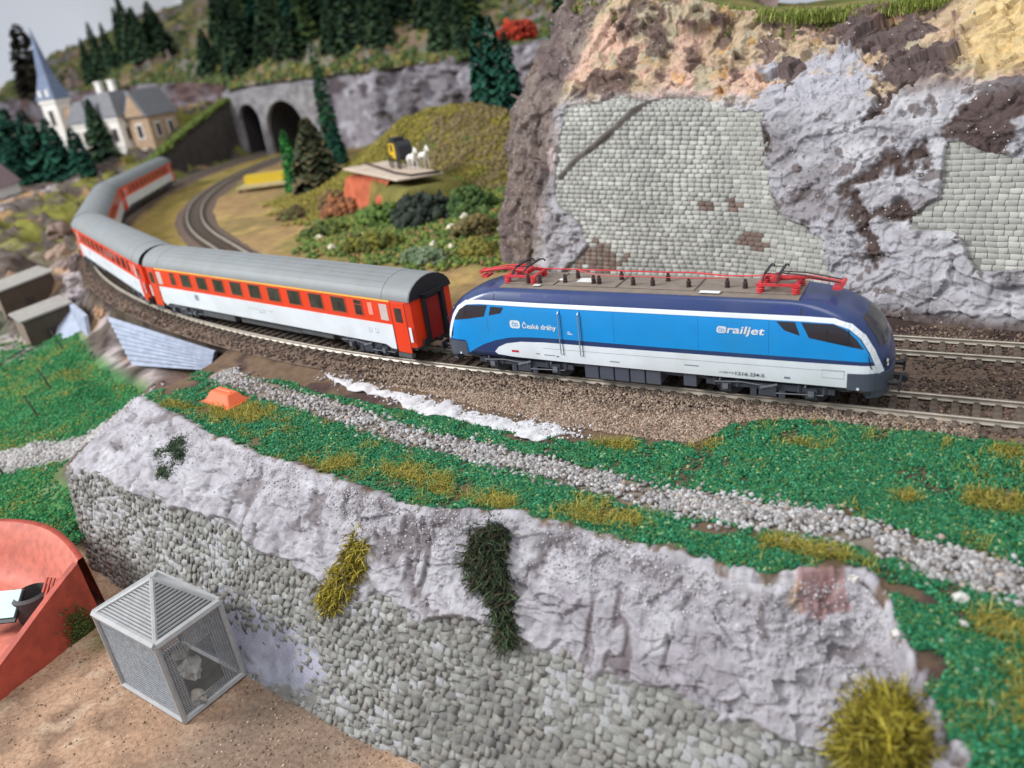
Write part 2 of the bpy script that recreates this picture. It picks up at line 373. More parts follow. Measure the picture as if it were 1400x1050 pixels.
T2, W2 = np.broadcast_arrays(tt, ww); Pb = bank(T2, W2); Nb = normals_of(Pb); Nb = Nb*np.sign((Nb*np.array([0.15, -.4, 0.9])).sum(-1, keepdims=True))
db, stoneb, slopeb, gougeb, cidb = bank_disp(T2, W2, Pb)
def bank_surface(t, w):
    t = np.atleast_1d(np.asarray(t, float)); w = np.atleast_1d(np.asarray(w, float)); e = 0.01
    P = bank(t, w); du = bank(t+e, w)-bank(t-e, w); dv = bank(t, w+e)-bank(t, w-e)
    n = np.cross(du, dv); n /= np.linalg.norm(n, axis=-1, keepdims=True); n *= np.sign((n*np.array([0.15, -.4, 0.9])).sum(-1, keepdims=True))
    return P, n, du/np.linalg.norm(du, axis=-1, keepdims=True)
Pb2 = Pb + Nb*db[..., None]
# turf cover on the bank: 0 bare, 1 grass ; olive 0..1
def turf(x, y, t, w):
    P = xyz(x, y); n = fbm(P, 0.55, 3, 61); n2 = fbm(P, 1.7, 3, 62)
    dp, _ = dpoly(x, y, PATH); dk, kp = dpoly(x, y, KERB)
    pw = 0.52 + 0.30*n2 + 0.2*n
    g = sstep(pw, pw+0.25, dp)*(1-sstep(-0.05, 0.0, w-brow_t(t)))
    inner = np.interp(x, [-18, -8, -6, 8, 9.5, 12.2, 13.4, 15, 17, 40], [-2.6, -2.6, -3.3, -4.3, -3.75, -3.6, -2.2, -1.75, -1.5, -1.45]) + 0.22*n
    g = g*sstep(0.0, 0.2, inner-y)
    g = g*(1-(1-sstep(0.35, 0.6, dk))*(x < 8.5))
    for (bx_, by, rx, ry) in [(14.3, -8.35, 1.1, .28), (-15.2, -4.2, 2.2, 1.2), (17.9, -9.2, 0.6, 0.5), (19.6, -9.2, 0.9, 0.25), (-0.6, -3.6, 1.6, .3), (6.0, -4.6, 1.4, .25), (20.2, -11.2, 0.5, .6)]:
        g = g*(1-(1-sstep(0.6, 1.1, np.hypot((x-bx_)/rx, (y-by)/ry)+0.5*n2)))
    ol = 0
    for (bx_, by, rx, ry) in [(-8.6, -6.0, 2.6, 1.0), (-0.6, -8.6, 1.5, .75), (3.4, -8.5, 2.2, .9), (7.4, -8.9, .9, .45), (10.9, -8.5, 1.4, .65), (9.6, -4.1, 1.5, .5), (12.6, -3.4, .7, .5), (15.9, -3.1, 1.2, .38), (16.9, -8.6, 1.6, .4), (21.4, -4.6, .9, .5), (21.8, -2.2, .6, .5), (19.2, -5.2, .6, .3), (22.0, -9.4, 1.3, .5), (-12.6, -6.2, 1.5, .5), (22.5, -11.2, 1.0, 1.0)]:
        ol = np.maximum(ol, 1-sstep(0.35, 1.35, np.hypot((x-bx_)/rx, (y-by)/ry)+0.55*n2+0.6*n))
    ol = np.maximum(ol, 0.5*sstep(0.24, 0.55, fbm(P, 0.9, 4, 63)))
    g = g*(1-0.85*sstep(0.30, 0.42, fbm(P, 1.1, 4, 64)))
    return g, np.clip(ol, 0, 1)
X2, Y2, Z2 = Pb2[..., 0], Pb2[..., 1], Pb2[..., 2]
gmask, omask = turf(X2, Y2, T2, W2)
nA = fbm(Pb2, 0.6, 4, 71); nB = fbm(Pb2, 2.4, 3, 72)
colb = np.broadcast_to(c_dirt*0.9, Pb2.shape).copy()
colb = mixc(colb, c_umber, sstep(0.0, 0.4, nA))
colb = mixc(colb, lin(150, 140, 128), 0.6*(1-sstep(0.4, 0.8, dpoly(X2, Y2, PATH)[0])))
colb = mixc(colb, mixc(np.broadcast_to(c_grass*0.75, Pb2.shape), c_olive*0.8, omask), gmask)
pc = np.broadcast_to(c_plast, Pb2.shape)
pc = mixc(pc, c_plast2, 0.75*sstep(-0.05, 0.35, nA)); pc = mixc(pc, c_white, 0.7*sstep(0.15, 0.5, fbm(Pb2, 0.9, 3, 74)))
pc = mixc(pc, c_plastd, 0.45*sstep(0.25, 0.5, nB)*sstep(-.1, .3, fbm(Pb2, 0.35, 3, 78))); pc = mixc(pc, c_umber, 0.55*gougeb)
pc = mixc(pc, lin(150, 104, 98), 0.7*blob(T2, W2, 6.58+0.12*nB, 1.05, 0.26, 0.11))
pc = mixc(pc, c_ochre, 0.4*blob(T2, W2, 6.36+0.1*nB, 1.05, 0.08, 0.06))
pc = mixc(pc, c_umber, 0.6*blob(T2, W2, 6.15+0.12*nB, 1.10, 0.16, 0.10)*sstep(-0.1, 0.3, fbm(xyz(X2*4, Y2, Z2), 1, 2, 3)))
colb = mixc(colb, pc, sstep(-0.02, 0.02, W2-brow_t(T2)-0.05*nB+0.01))
stc = mixc(np.broadcast_to(lin(126, 124, 120), Pb2.shape), lin(168, 168, 184), 0.9*blob(T2, W2+0.05*nA, 1.85, 1.83, 0.55, 0.16))
colb = mixc(colb, stc, stoneb)
o = sheet('embankment', Pb2, M_soil, colb, flip=True, smooth=False); tag(o, kind='structure')

# ---- sand at the foot of the wall
xs = np.linspace(-34, 34, 300)[:, None]; ys = np.linspace(-34, -8.5, 150)[None, :]; X, Y = np.broadcast_arrays(xs, ys); P = xyz(X, Y)
Z = -7.5 + 0.10*fbm(P, 0.5, 4, 81) + 0.03*fbm(P, 3, 2, 82)
cs = np.broadcast_to(lin(168, 136, 112), P.shape); cs = mixc(cs, lin(132, 106, 88), sstep(0, 0.4, fbm(P, 0.7, 4, 83))); cs = mixc(cs, lin(188, 162, 138), 0.7*sstep(0.1, 0.4, fbm(P, 1.6, 3, 84)))
cs = mixc(cs, lin(120, 104, 92), 0.8*sstep(-3.5, -0.5, X+0.6*fbm(P, 1, 2, 6))*(1-sstep(3, 7, X)))
cs = mixc(cs, lin(96, 100, 52), 0.6*(1-sstep(0.4, 1.2, np.hypot((X+9.6), (Y+14.6)))))
o = sheet('ground', xyz(X, Y, Z), mat('sandy_ground', attr='Col', rough=0.95, var=0.3, scale=6, bump=0.6, bscale=16, spec=0.15, dist=0.06), cs, flip=False); tag(o, kind='structure')

# ---- field, mound, slopes outside the curve
xs = np.linspace(-150, 36, 470)[:, None]; ys = np.linspace(-24, 92, 300)[None, :]; X, Y = np.broadcast_arrays(xs, ys)
Z = ground_z(X, Y); P = xyz(X, Y); dd, aa = polar(X, Y)
n1 = fbm(P, 0.12, 4, 101); n2 = fbm(P, 0.5, 4, 102); n3 = fbm(P, 1.5, 3, 103)
cg = np.broadcast_to(lin(152, 124, 86), P.shape)
cg = mixc(cg, lin(128, 112, 72), sstep(0.0, 0.4, n1+0.4*n2)); cg = mixc(cg, lin(176, 146, 92), 0.8*sstep(0.1, 0.4, n2)*sstep(-4, -10, dd))
cg = mixc(cg, lin(150, 130, 66), 0.8*(1-sstep(1.2, 3.0, np.abs(dd+5.2)))*sstep(0.3, 0.5, aa))
cg = mixc(cg, lin(108, 106, 52), 0.7*sstep(0.75, 0.95, aa)*sstep(-0.2, 0.3, n2)*(dd < -3))
mh = Z+0.5
cm = np.broadcast_to(lin(124, 114, 50), P.shape); cm = mixc(cm, lin(120, 106, 74), sstep(0.0, 0.3, n2)*sstep(-26, -18, X)); cm = mixc(cm, lin(88, 108, 50), 0.9*sstep(0.0, 0.35, n2-0.02*(Y-26)))
cm = mixc(cm, lin(66, 82, 44), 0.8*sstep(0.1, 0.4, n3)*(1-sstep(22, 28, Y)))
cm = mixc(cm, lin(158, 104, 66), 0.9*(1-sstep(0.7, 1.2, np.hypot((X+29.5)/3.2, (Y-23.5)/3.0)+0.4*n2))); cm = mixc(cm, lin(168, 110, 60), 0.85*(1-sstep(0.7, 1.2, np.hypot((X+12.5)/3.4, (Y-26.5)/1.2)+0.4*n2)))
dx, dy = X+24.8, Y-29.3; u = dx*0.865-dy*0.5; v = dx*0.5+dy*0.865
pl = (1-sstep(7.2, 8.6, np.abs(u)))*(1-sstep(2.0, 3.2, np.abs(v)+0.3*n3)); cm = mixc(cm, lin(118, 112, 62), sstep(.05, .3, pl)); cm = mixc(cm, lin(182, 98, 70), (v < -1.2)*(v > -4.2)*(np.abs(u) < 8.4)*(1-sstep(-1.5, 1.0, u+n3))*(Z < 3.35))
cg = mixc(cg, cm, sstep(0.1, 0.7, mh+0.4*n2)*(dd < -4))
cb = np.broadcast_to(lin(86, 76, 66), P.shape); cb = mixc(cb, lin(60, 50, 46), sstep(0, 0.3, n2)); cg = mixc(cg, cb, (1-sstep(1.8, 2.6, np.abs(dd)+0.5*n3)))
right = sstep(-8, 0, X)*(Y > -3)*(Y < 18); cg = mixc(cg, mixc(np.broadcast_to(lin(98, 84, 74), P.shape), lin(62, 50, 46), sstep(0, 0.3, n2)), right*(1-sstep(8, 14, Y-0.3*np.abs(X+2))))
# outside of the curve
co = np.broadcast_to(lin(54, 108, 62), P.shape); co = mixc(co, lin(86, 122, 64), 0.7*sstep(0.05, 0.4, n2)); co = mixc(co, lin(120, 128, 104), 0.5*sstep(0.2, 0.5, n3))
LANE = [(-34, -12), (-28, -8.6), (-24.5, -7.2), (-20.5, -5.8), (-17, -5.0)]
co = mixc(co, lin(158, 156, 152), (1-sstep(0.9, 1.5, dpoly(X, Y, LANE)[0]+0.3*n3)))
cr = np.broadcast_to(lin(98, 88, 82), P.shape); cr = mixc(cr, lin(168, 156, 156), sstep(0.05, 0.3, n2)); cr = mixc(cr, lin(66, 54, 50), sstep(0.1, 0.4, n3)); cr = mixc(cr, lin(178, 140, 96), 0.7*sstep(0.25, 0.45, fbm(P, 0.33, 3, 105)))
co = mixc(co, cr, 1-sstep(3.6, 4.6, dd+0.5*n2)); co = mixc(co, cr, sstep(0.42, 0.50, aa+0.05*n2)*(1-sstep(8, 12, dd))); co = mixc(co, cr, sstep(0.55, 0.6, aa))
co = mixc(co, lin(120, 118, 56), sstep(0.62, 0.75, aa)*(1-sstep(5.5, 8, np.abs(dd-6.5)))*sstep(-0.2, 0.1, n2)); co = mixc(co, lin(104, 82, 76), sstep(-24.5, -20.5, X)*(Y < 2)*(1-sstep(10.5, 12.5, dd+n2)))
cg = mixc(cg, co, sstep(1.9, 2.4, dd+0.2*n3))
tI = np.array(ST_IN); tT = np.array(ST_T)
keep = ~((X > -15.6) & (Y < -0.9) & (Y < np.interp(X, tI[:, 0], tI[:, 1])+0.3)) & ~((X > -16.5) & (Y < -6)) & ~((Z > -3) & (X > -12) & (Y < -2))
keep &= ~((X > -21) & (Y < -12.3)) & ~((X > -14.5) & (Y < -10)) & ~((Y > np.interp(X, [-8, 0, 36], [17, 15.5, 13])) & (X > -5.5) & (Y < 60)*(X > -2))
o = sheet('terrain', xyz(X, Y, Z), M_far, cg, keep=keep, flip=False); tag(o, kind='structure')

# ---- big cliff behind the locomotive
BR1 = [(3.22, 1.02), (3.98, 1.10), (4.69, 1.08), (5.27, 0.96), (5.33, 0.72), (5.5, 0.47), (6.16, 0.34), (6.28, 0.12), (6.2, -0.1), (3.3, -0.1), (3.75, 0.22), (3.62, 0.36), (3.28, 0.50), (3.22, 0.6)]
BR2 = [(7.36, 0.84), (7.9, 0.74), (9.1, 0.70), (9.1, 0.3), (8.0, 0.27), (7.71, 0.27), (7.5, 0.42), (7.15, 0.43), (7.2, 0.52), (7.34, 0.6)]
def brick_zone(t, w):
    P = xyz(t*4.0, w*8.0, 0); a = t + 0.05*fbm(P, 0.8, 3, 201); b = w + 0.035*fbm(P, 0.9, 3, 202)
    z = inpoly(a, b, BR1) | inpoly(a, b, BR2)
    return z
def cliff_disp(t, w, P):
    q = P; bz = brick_zone(t, w).astype(float)
    f1, f2, cid = worley(q + 0.8*fbm(q, 0.4, 2, 3)[..., None], 0.42, 22)
    g1, g2, cid2 = worley(q + 0.4*fbm(q, 0.9, 2, 4)[..., None], 1.15, 23)
    qw = q + 0.4*np.stack([fbm(q, 0.8, 3, 145), fbm(q, 0.8, 3, 146), fbm(q, 0.8, 3, 147)], -1)
    rock = 0.45*fbm(q, 0.22, 3, 111) + 0.55*facet(qw, 0.36, 160) + 0.34*facet(qw, 0.8, 161) + 0.12*facet(qw, 2.0, 162) + 0.05*facet(qw, 4.2, 163) + 0.14*ridge(q, 0.8, 3, 112)
    trow = 0.18 + 0.12*fbm(q, 0.3, 3, 113) + 0.05*ridge(q, 0.75, 3, 114) + 0.20*facet(qw*np.array([.7, 1, 1.2]), 0.45, 164) + 0.14*facet(qw*np.array([.55, 1, 1.3]) + qw[..., 2:3]*np.array([-.4, 0, 0]), 1.1, 165) + 0.06*facet(qw, 2.8, 166) - 0.10*sstep(0.3, 0.55, ridge(q, 1.4, 2, 116))
    up = np.clip(sstep(0.98, 1.22, w + 0.06*fbm(q, 0.5, 2, 7)) + (1-sstep(2.9, 3.25, t)), 0, 1)
    shaded_ledge = np.exp(-(dpoly(t*3.5, w*9, [(4.33*3.5, 1.16*9), (4.2*3.5, 1.05*9), (3.96*3.5, 0.93*9), (3.7*3.5, .80*9), (3.49*3.5, 0.73*9), (3.30*3.5, 0.62*9)])[0]/0.17)**2)*(0.7+0.5*fbm(q, 1.2, 3, 117))
    ta = t*4.0 + 0.8*fbm(q, 0.9, 4, 118, .6); wa = w*9 + 0.8*fbm(q, 0.9, 4, 119, .6); hole = 0
    for ln_, wd_ in (([(6.36, .64), (6.6, .67), (6.95, .71), (7.16, .78)], .34), ([(6.4, .58), (6.5, .52), (6.68, .46), (6.8, .36), (6.86, .28)], .32), ([(6.72, .47), (6.95, .53), (7.1, .49), (7.3, .49), (7.55, .49)], .26), ([(5.35, .86), (5.42, .82)], .2), ([(6.5, 1.2), (6.62, 1.1), (6.66, 1.0), (6.5, .93)], .22), ([(6.95, 1.3), (6.8, 1.15), (6.7, 1.05)], .2)):
        hole = np.maximum(hole, 1-sstep(wd_*.5, wd_*1.5, dpoly(ta, wa, [(a_*4.0, b_*9) for a_, b_ in ln_])[0]))
    d = (1-bz)*(trow*(1-up) + rock*up) - bz*0.055 + 0.22*shaded_ledge*bz - 0.16*hole*(1-bz)
    return d, bz, up, shaded_ledge, hole, cid, cid2
tt = np.linspace(0.6, 9, 900)[:, None]; ww = np.linspace(0, 2.0, 380)[None, :]; T2, W2 = np.broadcast_arrays(tt, ww)
Pc = cliff(T2, W2); Nc = normals_of(Pc); Nc = Nc*np.sign((Nc*np.array([-.1, -1, .3])).sum(-1, keepdims=True))
dc, bz, up, shaded_ledge, hole, cid, cid2 = cliff_disp(T2, W2, Pc); Pc2 = Pc + Nc*dc[..., None]
nA = fbm(Pc2, 0.45, 4, 121); nB = fbm(Pc2, 1.6, 3, 122); nC = fbm(Pc2, 0.25, 3, 123)
cc = np.broadcast_to(lin(168, 165, 170), Pc.shape); cc = mixc(cc, lin(142, 137, 140), sstep(-0.1, 0.3, nA)); cc = mixc(cc, lin(192, 190, 194), 0.8*sstep(0.1, 0.4, nC+0.3*nB)); cc = mixc(cc, lin(92, 80, 78), 0.8*sstep(0.28, 0.42, nB))
rk = np.broadcast_to(lin(184, 162, 134), Pc.shape)
rk = mixc(rk, c_pink*0.95, sstep(0.0, 0.25, fbm(Pc2, 0.5, 4, 171))); rk = mixc(rk, lin(172, 160, 136), sstep(0.1, 0.3, fbm(Pc2, 0.7, 4, 172))); rk = mixc(rk, c_ochre, 0.6*sstep(0.30, 0.40, fbm(Pc2, 0.9, 4, 173))); rk = mixc(rk, lin(104, 84, 78), 0.9*sstep(0.16, 0.3, fbm(Pc2, 0.8, 5, 174))); rk = mixc(rk, lin(96, 78, 74), 0.8*sstep(0.16, 0.34, nA))
rk = mixc(rk, lin(118, 106, 102), 0.9*(1-sstep(2.95, 3.2, T2+0.15*nB)))
dk = np.clip(blob(T2, W2, 6.3+.3*nB, 1.72, .85, .17) + blob(T2, W2, 6.95+.2*nA, 1.38, .5, .22) + blob(T2, W2, 7.65+.15*nA, 0.95, .32, .2) + blob(T2, W2, 5.5, 1.36+.05*nB, .16, .14) + 0.7*blob(T2, W2, 2.2, 1.0, .7, 1.2)*sstep(-.1, .2, nA), 0, 1)
rk = mixc(rk, lin(98, 84, 82), dk)
lav = np.clip(blob(T2, W2, 5.85+.1*nB, 1.12, .72, .42), 0, 1)
rk = mixc(rk, lin(174, 172, 179), lav*sstep(-0.35, -0.1, nA+0.5-dk))
rk = mixc(rk, lin(206, 180, 132), np.clip(sstep(7.15, 7.5, T2+0.2*nB)*sstep(1.15, 1.35, W2), 0, 1)*(1-0.6*dk))
cc = mixc(cc, rk, up)
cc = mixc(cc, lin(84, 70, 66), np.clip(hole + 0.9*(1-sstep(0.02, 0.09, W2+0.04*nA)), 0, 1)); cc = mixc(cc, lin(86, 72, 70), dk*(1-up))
cc = mixc(cc, lin(104, 92, 86), np.clip(blob(T2, W2, 3.86, .14, .3, .11)+blob(T2, W2, 5.27, .30, .15, .065)+blob(T2, W2, 4.8, .46, .1, .045)+blob(T2, W2, 5.06, .49, .1, .05), 0, 1)*0.9)
cc = mixc(cc, lin(138, 136, 130), bz); cc = mixc(cc, lin(88, 80, 76), np.clip(shaded_ledge*1.6, 0, 1)*bz)  # the ledge's dark shadow is mixed into the colour along the raised rib
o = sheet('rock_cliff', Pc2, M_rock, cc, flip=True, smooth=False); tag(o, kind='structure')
# turf cap behind the brow
Tc = _cr(CL_T, np.linspace(0.6, 9, 120)); cap = np.stack([Tc + np.array([-.6*k*0.3, k, 0.02*k]) for k in np.concatenate([[-1.3, -.7], np.linspace(-0.2, 30, 24)])], 1); cap[:, 0, 2] -= 2.2; cap[:, 1, 2] -= 1.2; cap[:, 2, 2] -= .3; cap[:, :3] += .25*np.stack([facet(cap[:, :3], .9, 900+k) for k in range(3)], -1)
cap[..., 2] += 0.35*fbm(cap, 0.35, 3, 131) - 0.05
capc = np.broadcast_to(lin(112, 116, 62), cap.shape); capc = mixc(capc, lin(150, 120, 84), sstep(0.0, 0.3, fbm(cap, 0.5, 3, 132)))
capc = mixc(capc, lin(120, 100, 84), (np.arange(cap.shape[1]) < 3)[None, :]*1.0*np.ones(cap.shape[:2])); capc = mixc(capc, lin(204, 176, 130), sstep(20.5, 22.5, cap[..., 0]))
o = sheet('cliff_top', cap, M_far, capc, flip=False); tag(o, kind='structure')

# ---- cliffs and hills at the back
BK_B = [(-190, 84), (-160, 86), (-138, 86), (-118, 84), (-103, 80.5), (-98.5, 77.5), (-84, 77.5), (-69, 77.5), (-62, 80), (-50, 85), (-38, 86), (-28, 80), (-20, 70), (-13, 58), (-6, 46), (4, 38)]
BK_H = [15, 14.5, 14, 13, 12, 11.6, 11.6, 11.6, 11.4, 11.5, 12.4, 13.8, 14.4, 14, 14.5, 15]
def back_xy(t): return _cr([(a, b, h) for (a, b), h in zip(BK_B, BK_H)], t)
tt = np.linspace(0, 15, 420)[:, None]; ww = np.linspace(0, 1, 60)[None, :]; T2, W2 = np.broadcast_arrays(tt, ww); Q = back_xy(T2)
tang = np.gradient(Q[:, 0, :2], axis=0); tang /= np.linalg.norm(tang, axis=1, keepdims=True); nb = np.stack([tang[:, 1], -tang[:, 0]], -1)  # towards the track
Pk = np.zeros(T2.shape+(3,)); Pk[..., 0] = Q[..., 0] - nb[:, None, 0]*W2*2.6; Pk[..., 1] = Q[..., 1] - nb[:, None, 1]*W2*2.6; Pk[..., 2] = -1 + (Q[..., 2]+1)*W2
f1, f2, cid = worley(Pk + 1.5*fbm(Pk, 0.2, 2, 3)[..., None], 0.2, 33); g1, g2, cid2 = worley(Pk, 0.5, 34)
dk_ = 2.0*facet(Pk + 1.5*fbm(Pk, 0.2, 2, 3)[..., None], 0.16, 180) + 1.3*facet(Pk, 0.38, 181) + 0.6*facet(Pk, 0.9, 182) + 0.7*ridge(Pk, 0.25, 3, 35)
flat = sstep(0.15, 0.6, np.abs(T2-6.0)-1.0); dk_ = dk_*flat - 0.5*(1-flat)
Pk[..., 0] += nb[:, None, 0]*dk_; Pk[..., 1] += nb[:, None, 1]*dk_
nA = fbm(Pk, 0.16, 4, 141); nB = fbm(Pk, 0.6, 3, 142)
ck = np.broadcast_to(lin(142, 136, 142), Pk.shape); ck = mixc(ck, lin(104, 94, 96), sstep(-0.05, 0.25, nA)); ck = mixc(ck, lin(180, 176, 184), 0.8*sstep(0.05, 0.3, nB)*sstep(2.5, 5, T2)); ck = mixc(ck, lin(66, 54, 56), 0.8*sstep(0.22, 0.4, fbm(Pk, 0.35, 3, 143)))
ck = mixc(ck, lin(112, 88, 84), 0.8*(1-sstep(3.6, 4.6, T2))*sstep(-.2, .2, nA)); ck = mixc(ck, lin(128, 102, 88), 0.7*sstep(11.5, 12.5, T2))
kp = ~((Pk[..., 1] > 70) & (Pk[..., 2] < 9.5) & ((np.abs(Pk[..., 0]+91.6) < 3.0) | (np.abs(Pk[..., 0]+83.4) < 5.0)))
o = sheet('rock_face', Pk, M_far, ck, flip=True, keep=kp); tag(o, kind='structure')
# hills above
ks = np.linspace(0, 1, 50); tp = np.stack([Q[:, 0, 0]-nb[:, 0]*2.2, Q[:, 0, 1]-nb[:, 1]*2.2, Q[:, 0, 2]-0.4], -1)
far = np.stack([np.interp(tt[:, 0], np.arange(16), [-250, -225, -205, -185, -165, -150, -132, -110, -92, -72, -50, -36, -22, -8, 8, 22]), np.full(len(tt), 175.0) - 0.0*tt[:, 0], np.interp(tt[:, 0], np.arange(16), [34, 36, 38, 41, 43, 44, 44, 44, 42, 39, 36, 32, 29, 27, 24, 22])], -1)
Ph = tp[:, None, :]*(1-ks[None, :, None]) + far[:, None, :]*ks[None, :, None]
Ph[..., 2] = tp[:, None, 2] + (far[:, None, 2]-tp[:, None, 2])*(ks[None, :]**0.8) + 1.2*fbm(Ph, 0.06, 3, 151)*sstep(0, 0.1, ks)[None, :] + 0.3*fbm(Ph, 0.3, 3, 152)
Ph[..., 2] += (2.4*facet(Ph*np.array([1, 1, .3]), 0.085, 601) + 1.0*facet(Ph*np.array([1, 1, .3]), 0.22, 602))*sstep(0.0, 0.06, ks)[None, :]
nrm = np.abs(normals_of(Ph)[..., 2])
nA = fbm(Ph, 0.1, 4, 153); nB = fbm(Ph, 0.4, 3, 154)
ch_ = np.broadcast_to(lin(104, 112, 60), Ph.shape); ch_ = mixc(ch_, lin(136, 126, 78), sstep(0, 0.35, nA)); ch_ = mixc(ch_, lin(70, 86, 48), sstep(0.05, 0.35, nB)); ch_ = mixc(ch_, lin(150, 126, 100), sstep(0.25, 0.45, nB)*0.8)
rkh = np.broadcast_to(lin(138, 130, 130), Ph.shape); rkh = mixc(rkh, lin(100, 86, 84), sstep(-.1, .3, nB)); ch_ = mixc(ch_, rkh, 1-sstep(.72, .86, nrm+.1*nB)); ch_ = mixc(ch_, lin(160, 130, 104), .7*sstep(.2, .32, fbm(Ph, .2, 3, 155)))
o = sheet('hillside', Ph, M_far, ch_, flip=False); tag(o, kind='structure')
def hill_point(t, k):
    i = t/15*419; j = k*49; i0 = int(min(i, 418)); j0 = int(min(j, 48)); return Vector(Ph[i0, j0])
# room wall behind the layout
o = MB().b2(-420, 260, 262, 264, -30, 160).build('room_wall', mat('white_room_wall', lin(242, 242, 246), rough=0.9, var=0.02, scale=0.02)); tag(o, kind='structure')
o.rotation_euler = (0, 0, math.radians(24)); o.location = (-60, -40, 0)

# ================================================================== SCATTER AND MASONRY HELPERS
OCT = (np.array([(1, 0, 0), (-1, 0, 0), (0, 1, 0), (0, -1, 0), (0, 0, 1), (0, 0, -1)], float), np.array([(0, 2, 4), (2, 1, 4), (1, 3, 4), (3, 0, 4), (2, 0, 5), (1, 2, 5), (3, 1, 5), (0, 3, 5)]))
def _ico():
    bm = bmesh.new(); bmesh.ops.create_icosphere(bm, subdivisions=1, radius=1); V = np.array([v.co[:] for v in bm.verts]); F = np.array([[v.index for v in f.verts] for f in bm.faces]); bm.free(); return V, F
ICO = _ico()
def rand_rot(n):
    q = rng.normal(size=(n, 4)); q /= np.linalg.norm(q, axis=1, keepdims=True); w, x, y, z = q.T
    return np.stack([1-2*(y*y+z*z), 2*(x*y-z*w), 2*(x*z+y*w), 2*(x*y+z*w), 1-2*(x*x+z*z), 2*(y*z-x*w), 2*(x*z-y*w), 2*(y*z+x*w), 1-2*(x*x+y*y)], -1).reshape(n, 3, 3)
def scatter(name, pts, size, tmpl, cols, m, jit=0.25, aspect=0.35, parent=None, smooth=False):
    pts = np.asarray(pts, float); n = len(pts); V, F = tmpl; k = len(V)
    S = size[:, None, None]*(1+aspect*rng.uniform(-1, 1, (n, 1, 3))); W = V[None]*S*(1+jit*rng.uniform(-1, 1, (n, k, 1)))
    W = np.einsum('nij,nkj->nki', rand_rot(n), W) + pts[:, None, :]
    FF = (F[None] + (np.arange(n)*k)[:, None, None]).reshape(-1, F.shape[1]); cc = np.repeat(cols, k, axis=0)
    o = mobj(name, W.reshape(-1, 3), FF, m, parent, cc, smooth); tag(o, kind='stuff'); return o
def blades(name, pts, length, width, cols, m, lean=0.7, flat=0.0, parent=None):
    """thin bent fibres, two quads each"""
    pts = np.asarray(pts, float); n = len(pts); a = rng.uniform(0, 2*PI, n); l = lean*rng.uniform(0.2, 1.2, n)
    d = np.stack([np.cos(a), np.sin(a), np.zeros(n)], -1); s = np.stack([-np.sin(a), np.cos(a), np.zeros(n)], -1)*width[:, None]*0.5; up = np.array([0, 0, 1.0])
    L = length[:, None]; p1 = pts + up*L*0.55*(1-flat) + d*L*0.25*l[:, None]; p2 = pts + up*L*0.85*(1-flat)*(1-0.3*l[:, None]) + d*L*0.9*l[:, None]
    W = np.stack([pts-s, pts+s, p1-s*0.8, p1+s*0.8, p2-s*0.25, p2+s*0.25], 1)
    F = (np.array([(0, 1, 3, 2), (2, 3, 5, 4)])[None] + (np.arange(n)*6)[:, None, None]).reshape(-1, 4)
    o = mobj(name, W.reshape(-1, 3), F, m, parent, np.repeat(cols, 6, axis=0)); tag(o, kind='stuff'); return o
def colvar(n, cols, probs, jit=0.18):
    c = np.array(cols)[rng.choice(len(cols), n, p=probs)]; return c*(1+jit*rng.uniform(-1, 1, (n, 1)))
Rcam = np.array(cam.rotation_euler.to_matrix()); Pcam = np.array(cam.location)
def in_view(P):
    v = (np.asarray(P)-Pcam) @ Rcam; d = -v[..., 2]; f = 27.47/36
    return (d > 1) & (np.abs(v[..., 0]/d*f) < 0.52) & (np.abs(v[..., 1]/d*f) < 0.395), d
def stone_variants(name, n, colors, m, rough, seed, inset=0.16, smooth=False):
    """chamfered hewn blocks of unit size: back, widest ring, proud front face (18 triangles)"""
    r = np.random.default_rng(seed); out = []; colors = sorted(colors, key=lambda c_: float(np.sum(c_))); colors = [colors[int(k*len(colors)/n)] for k in range(n)]
    for k in range(n):
        V = []; t1, t2 = r.uniform(-1, 1, 2); tilt = rough*1.1
        for (sx, y, j) in ((0.47, 0.5, 0), (0.5, -0.2, 1), (0.5-inset*0.55, -0.5, 2)):
            for (a, b) in ((-1, -1), (1, -1), (1, 1), (-1, 1)):
                tl = tilt*(a*t1+b*t2) if j == 2 else 0
                V.append((a*sx + rough*r.uniform(-1, 1)*(j > 0), y + tl + (0.35*rough*r.uniform(-1, 1) if j == 2 else 0), b*sx + rough*r.uniform(-1, 1)*(j > 0)))
        V.append((0.2*r.uniform(-1, 1), -0.5 - rough*.5*r.uniform(-1, 1), 0.2*r.uniform(-1, 1)))
        F = [(0, 3, 2, 1)] + [(i, (i+1) % 4, 4+(i+1) % 4, 4+i) for i in range(4)] + [(4+i, 4+(i+1) % 4, 8+(i+1) % 4, 8+i) for i in range(4)] + [(8+i, 8+(i+1) % 4, 12) for i in range(4)]
        F = [f for f in F[1:]]
        c = np.array(colors[k % len(colors)])*(1+0.09*r.uniform(-1, 1)); out.append(fast_mesh(name, np.array(V), [list(f) for f in F], m, np.repeat(c[None], 13, 0)))
    return out
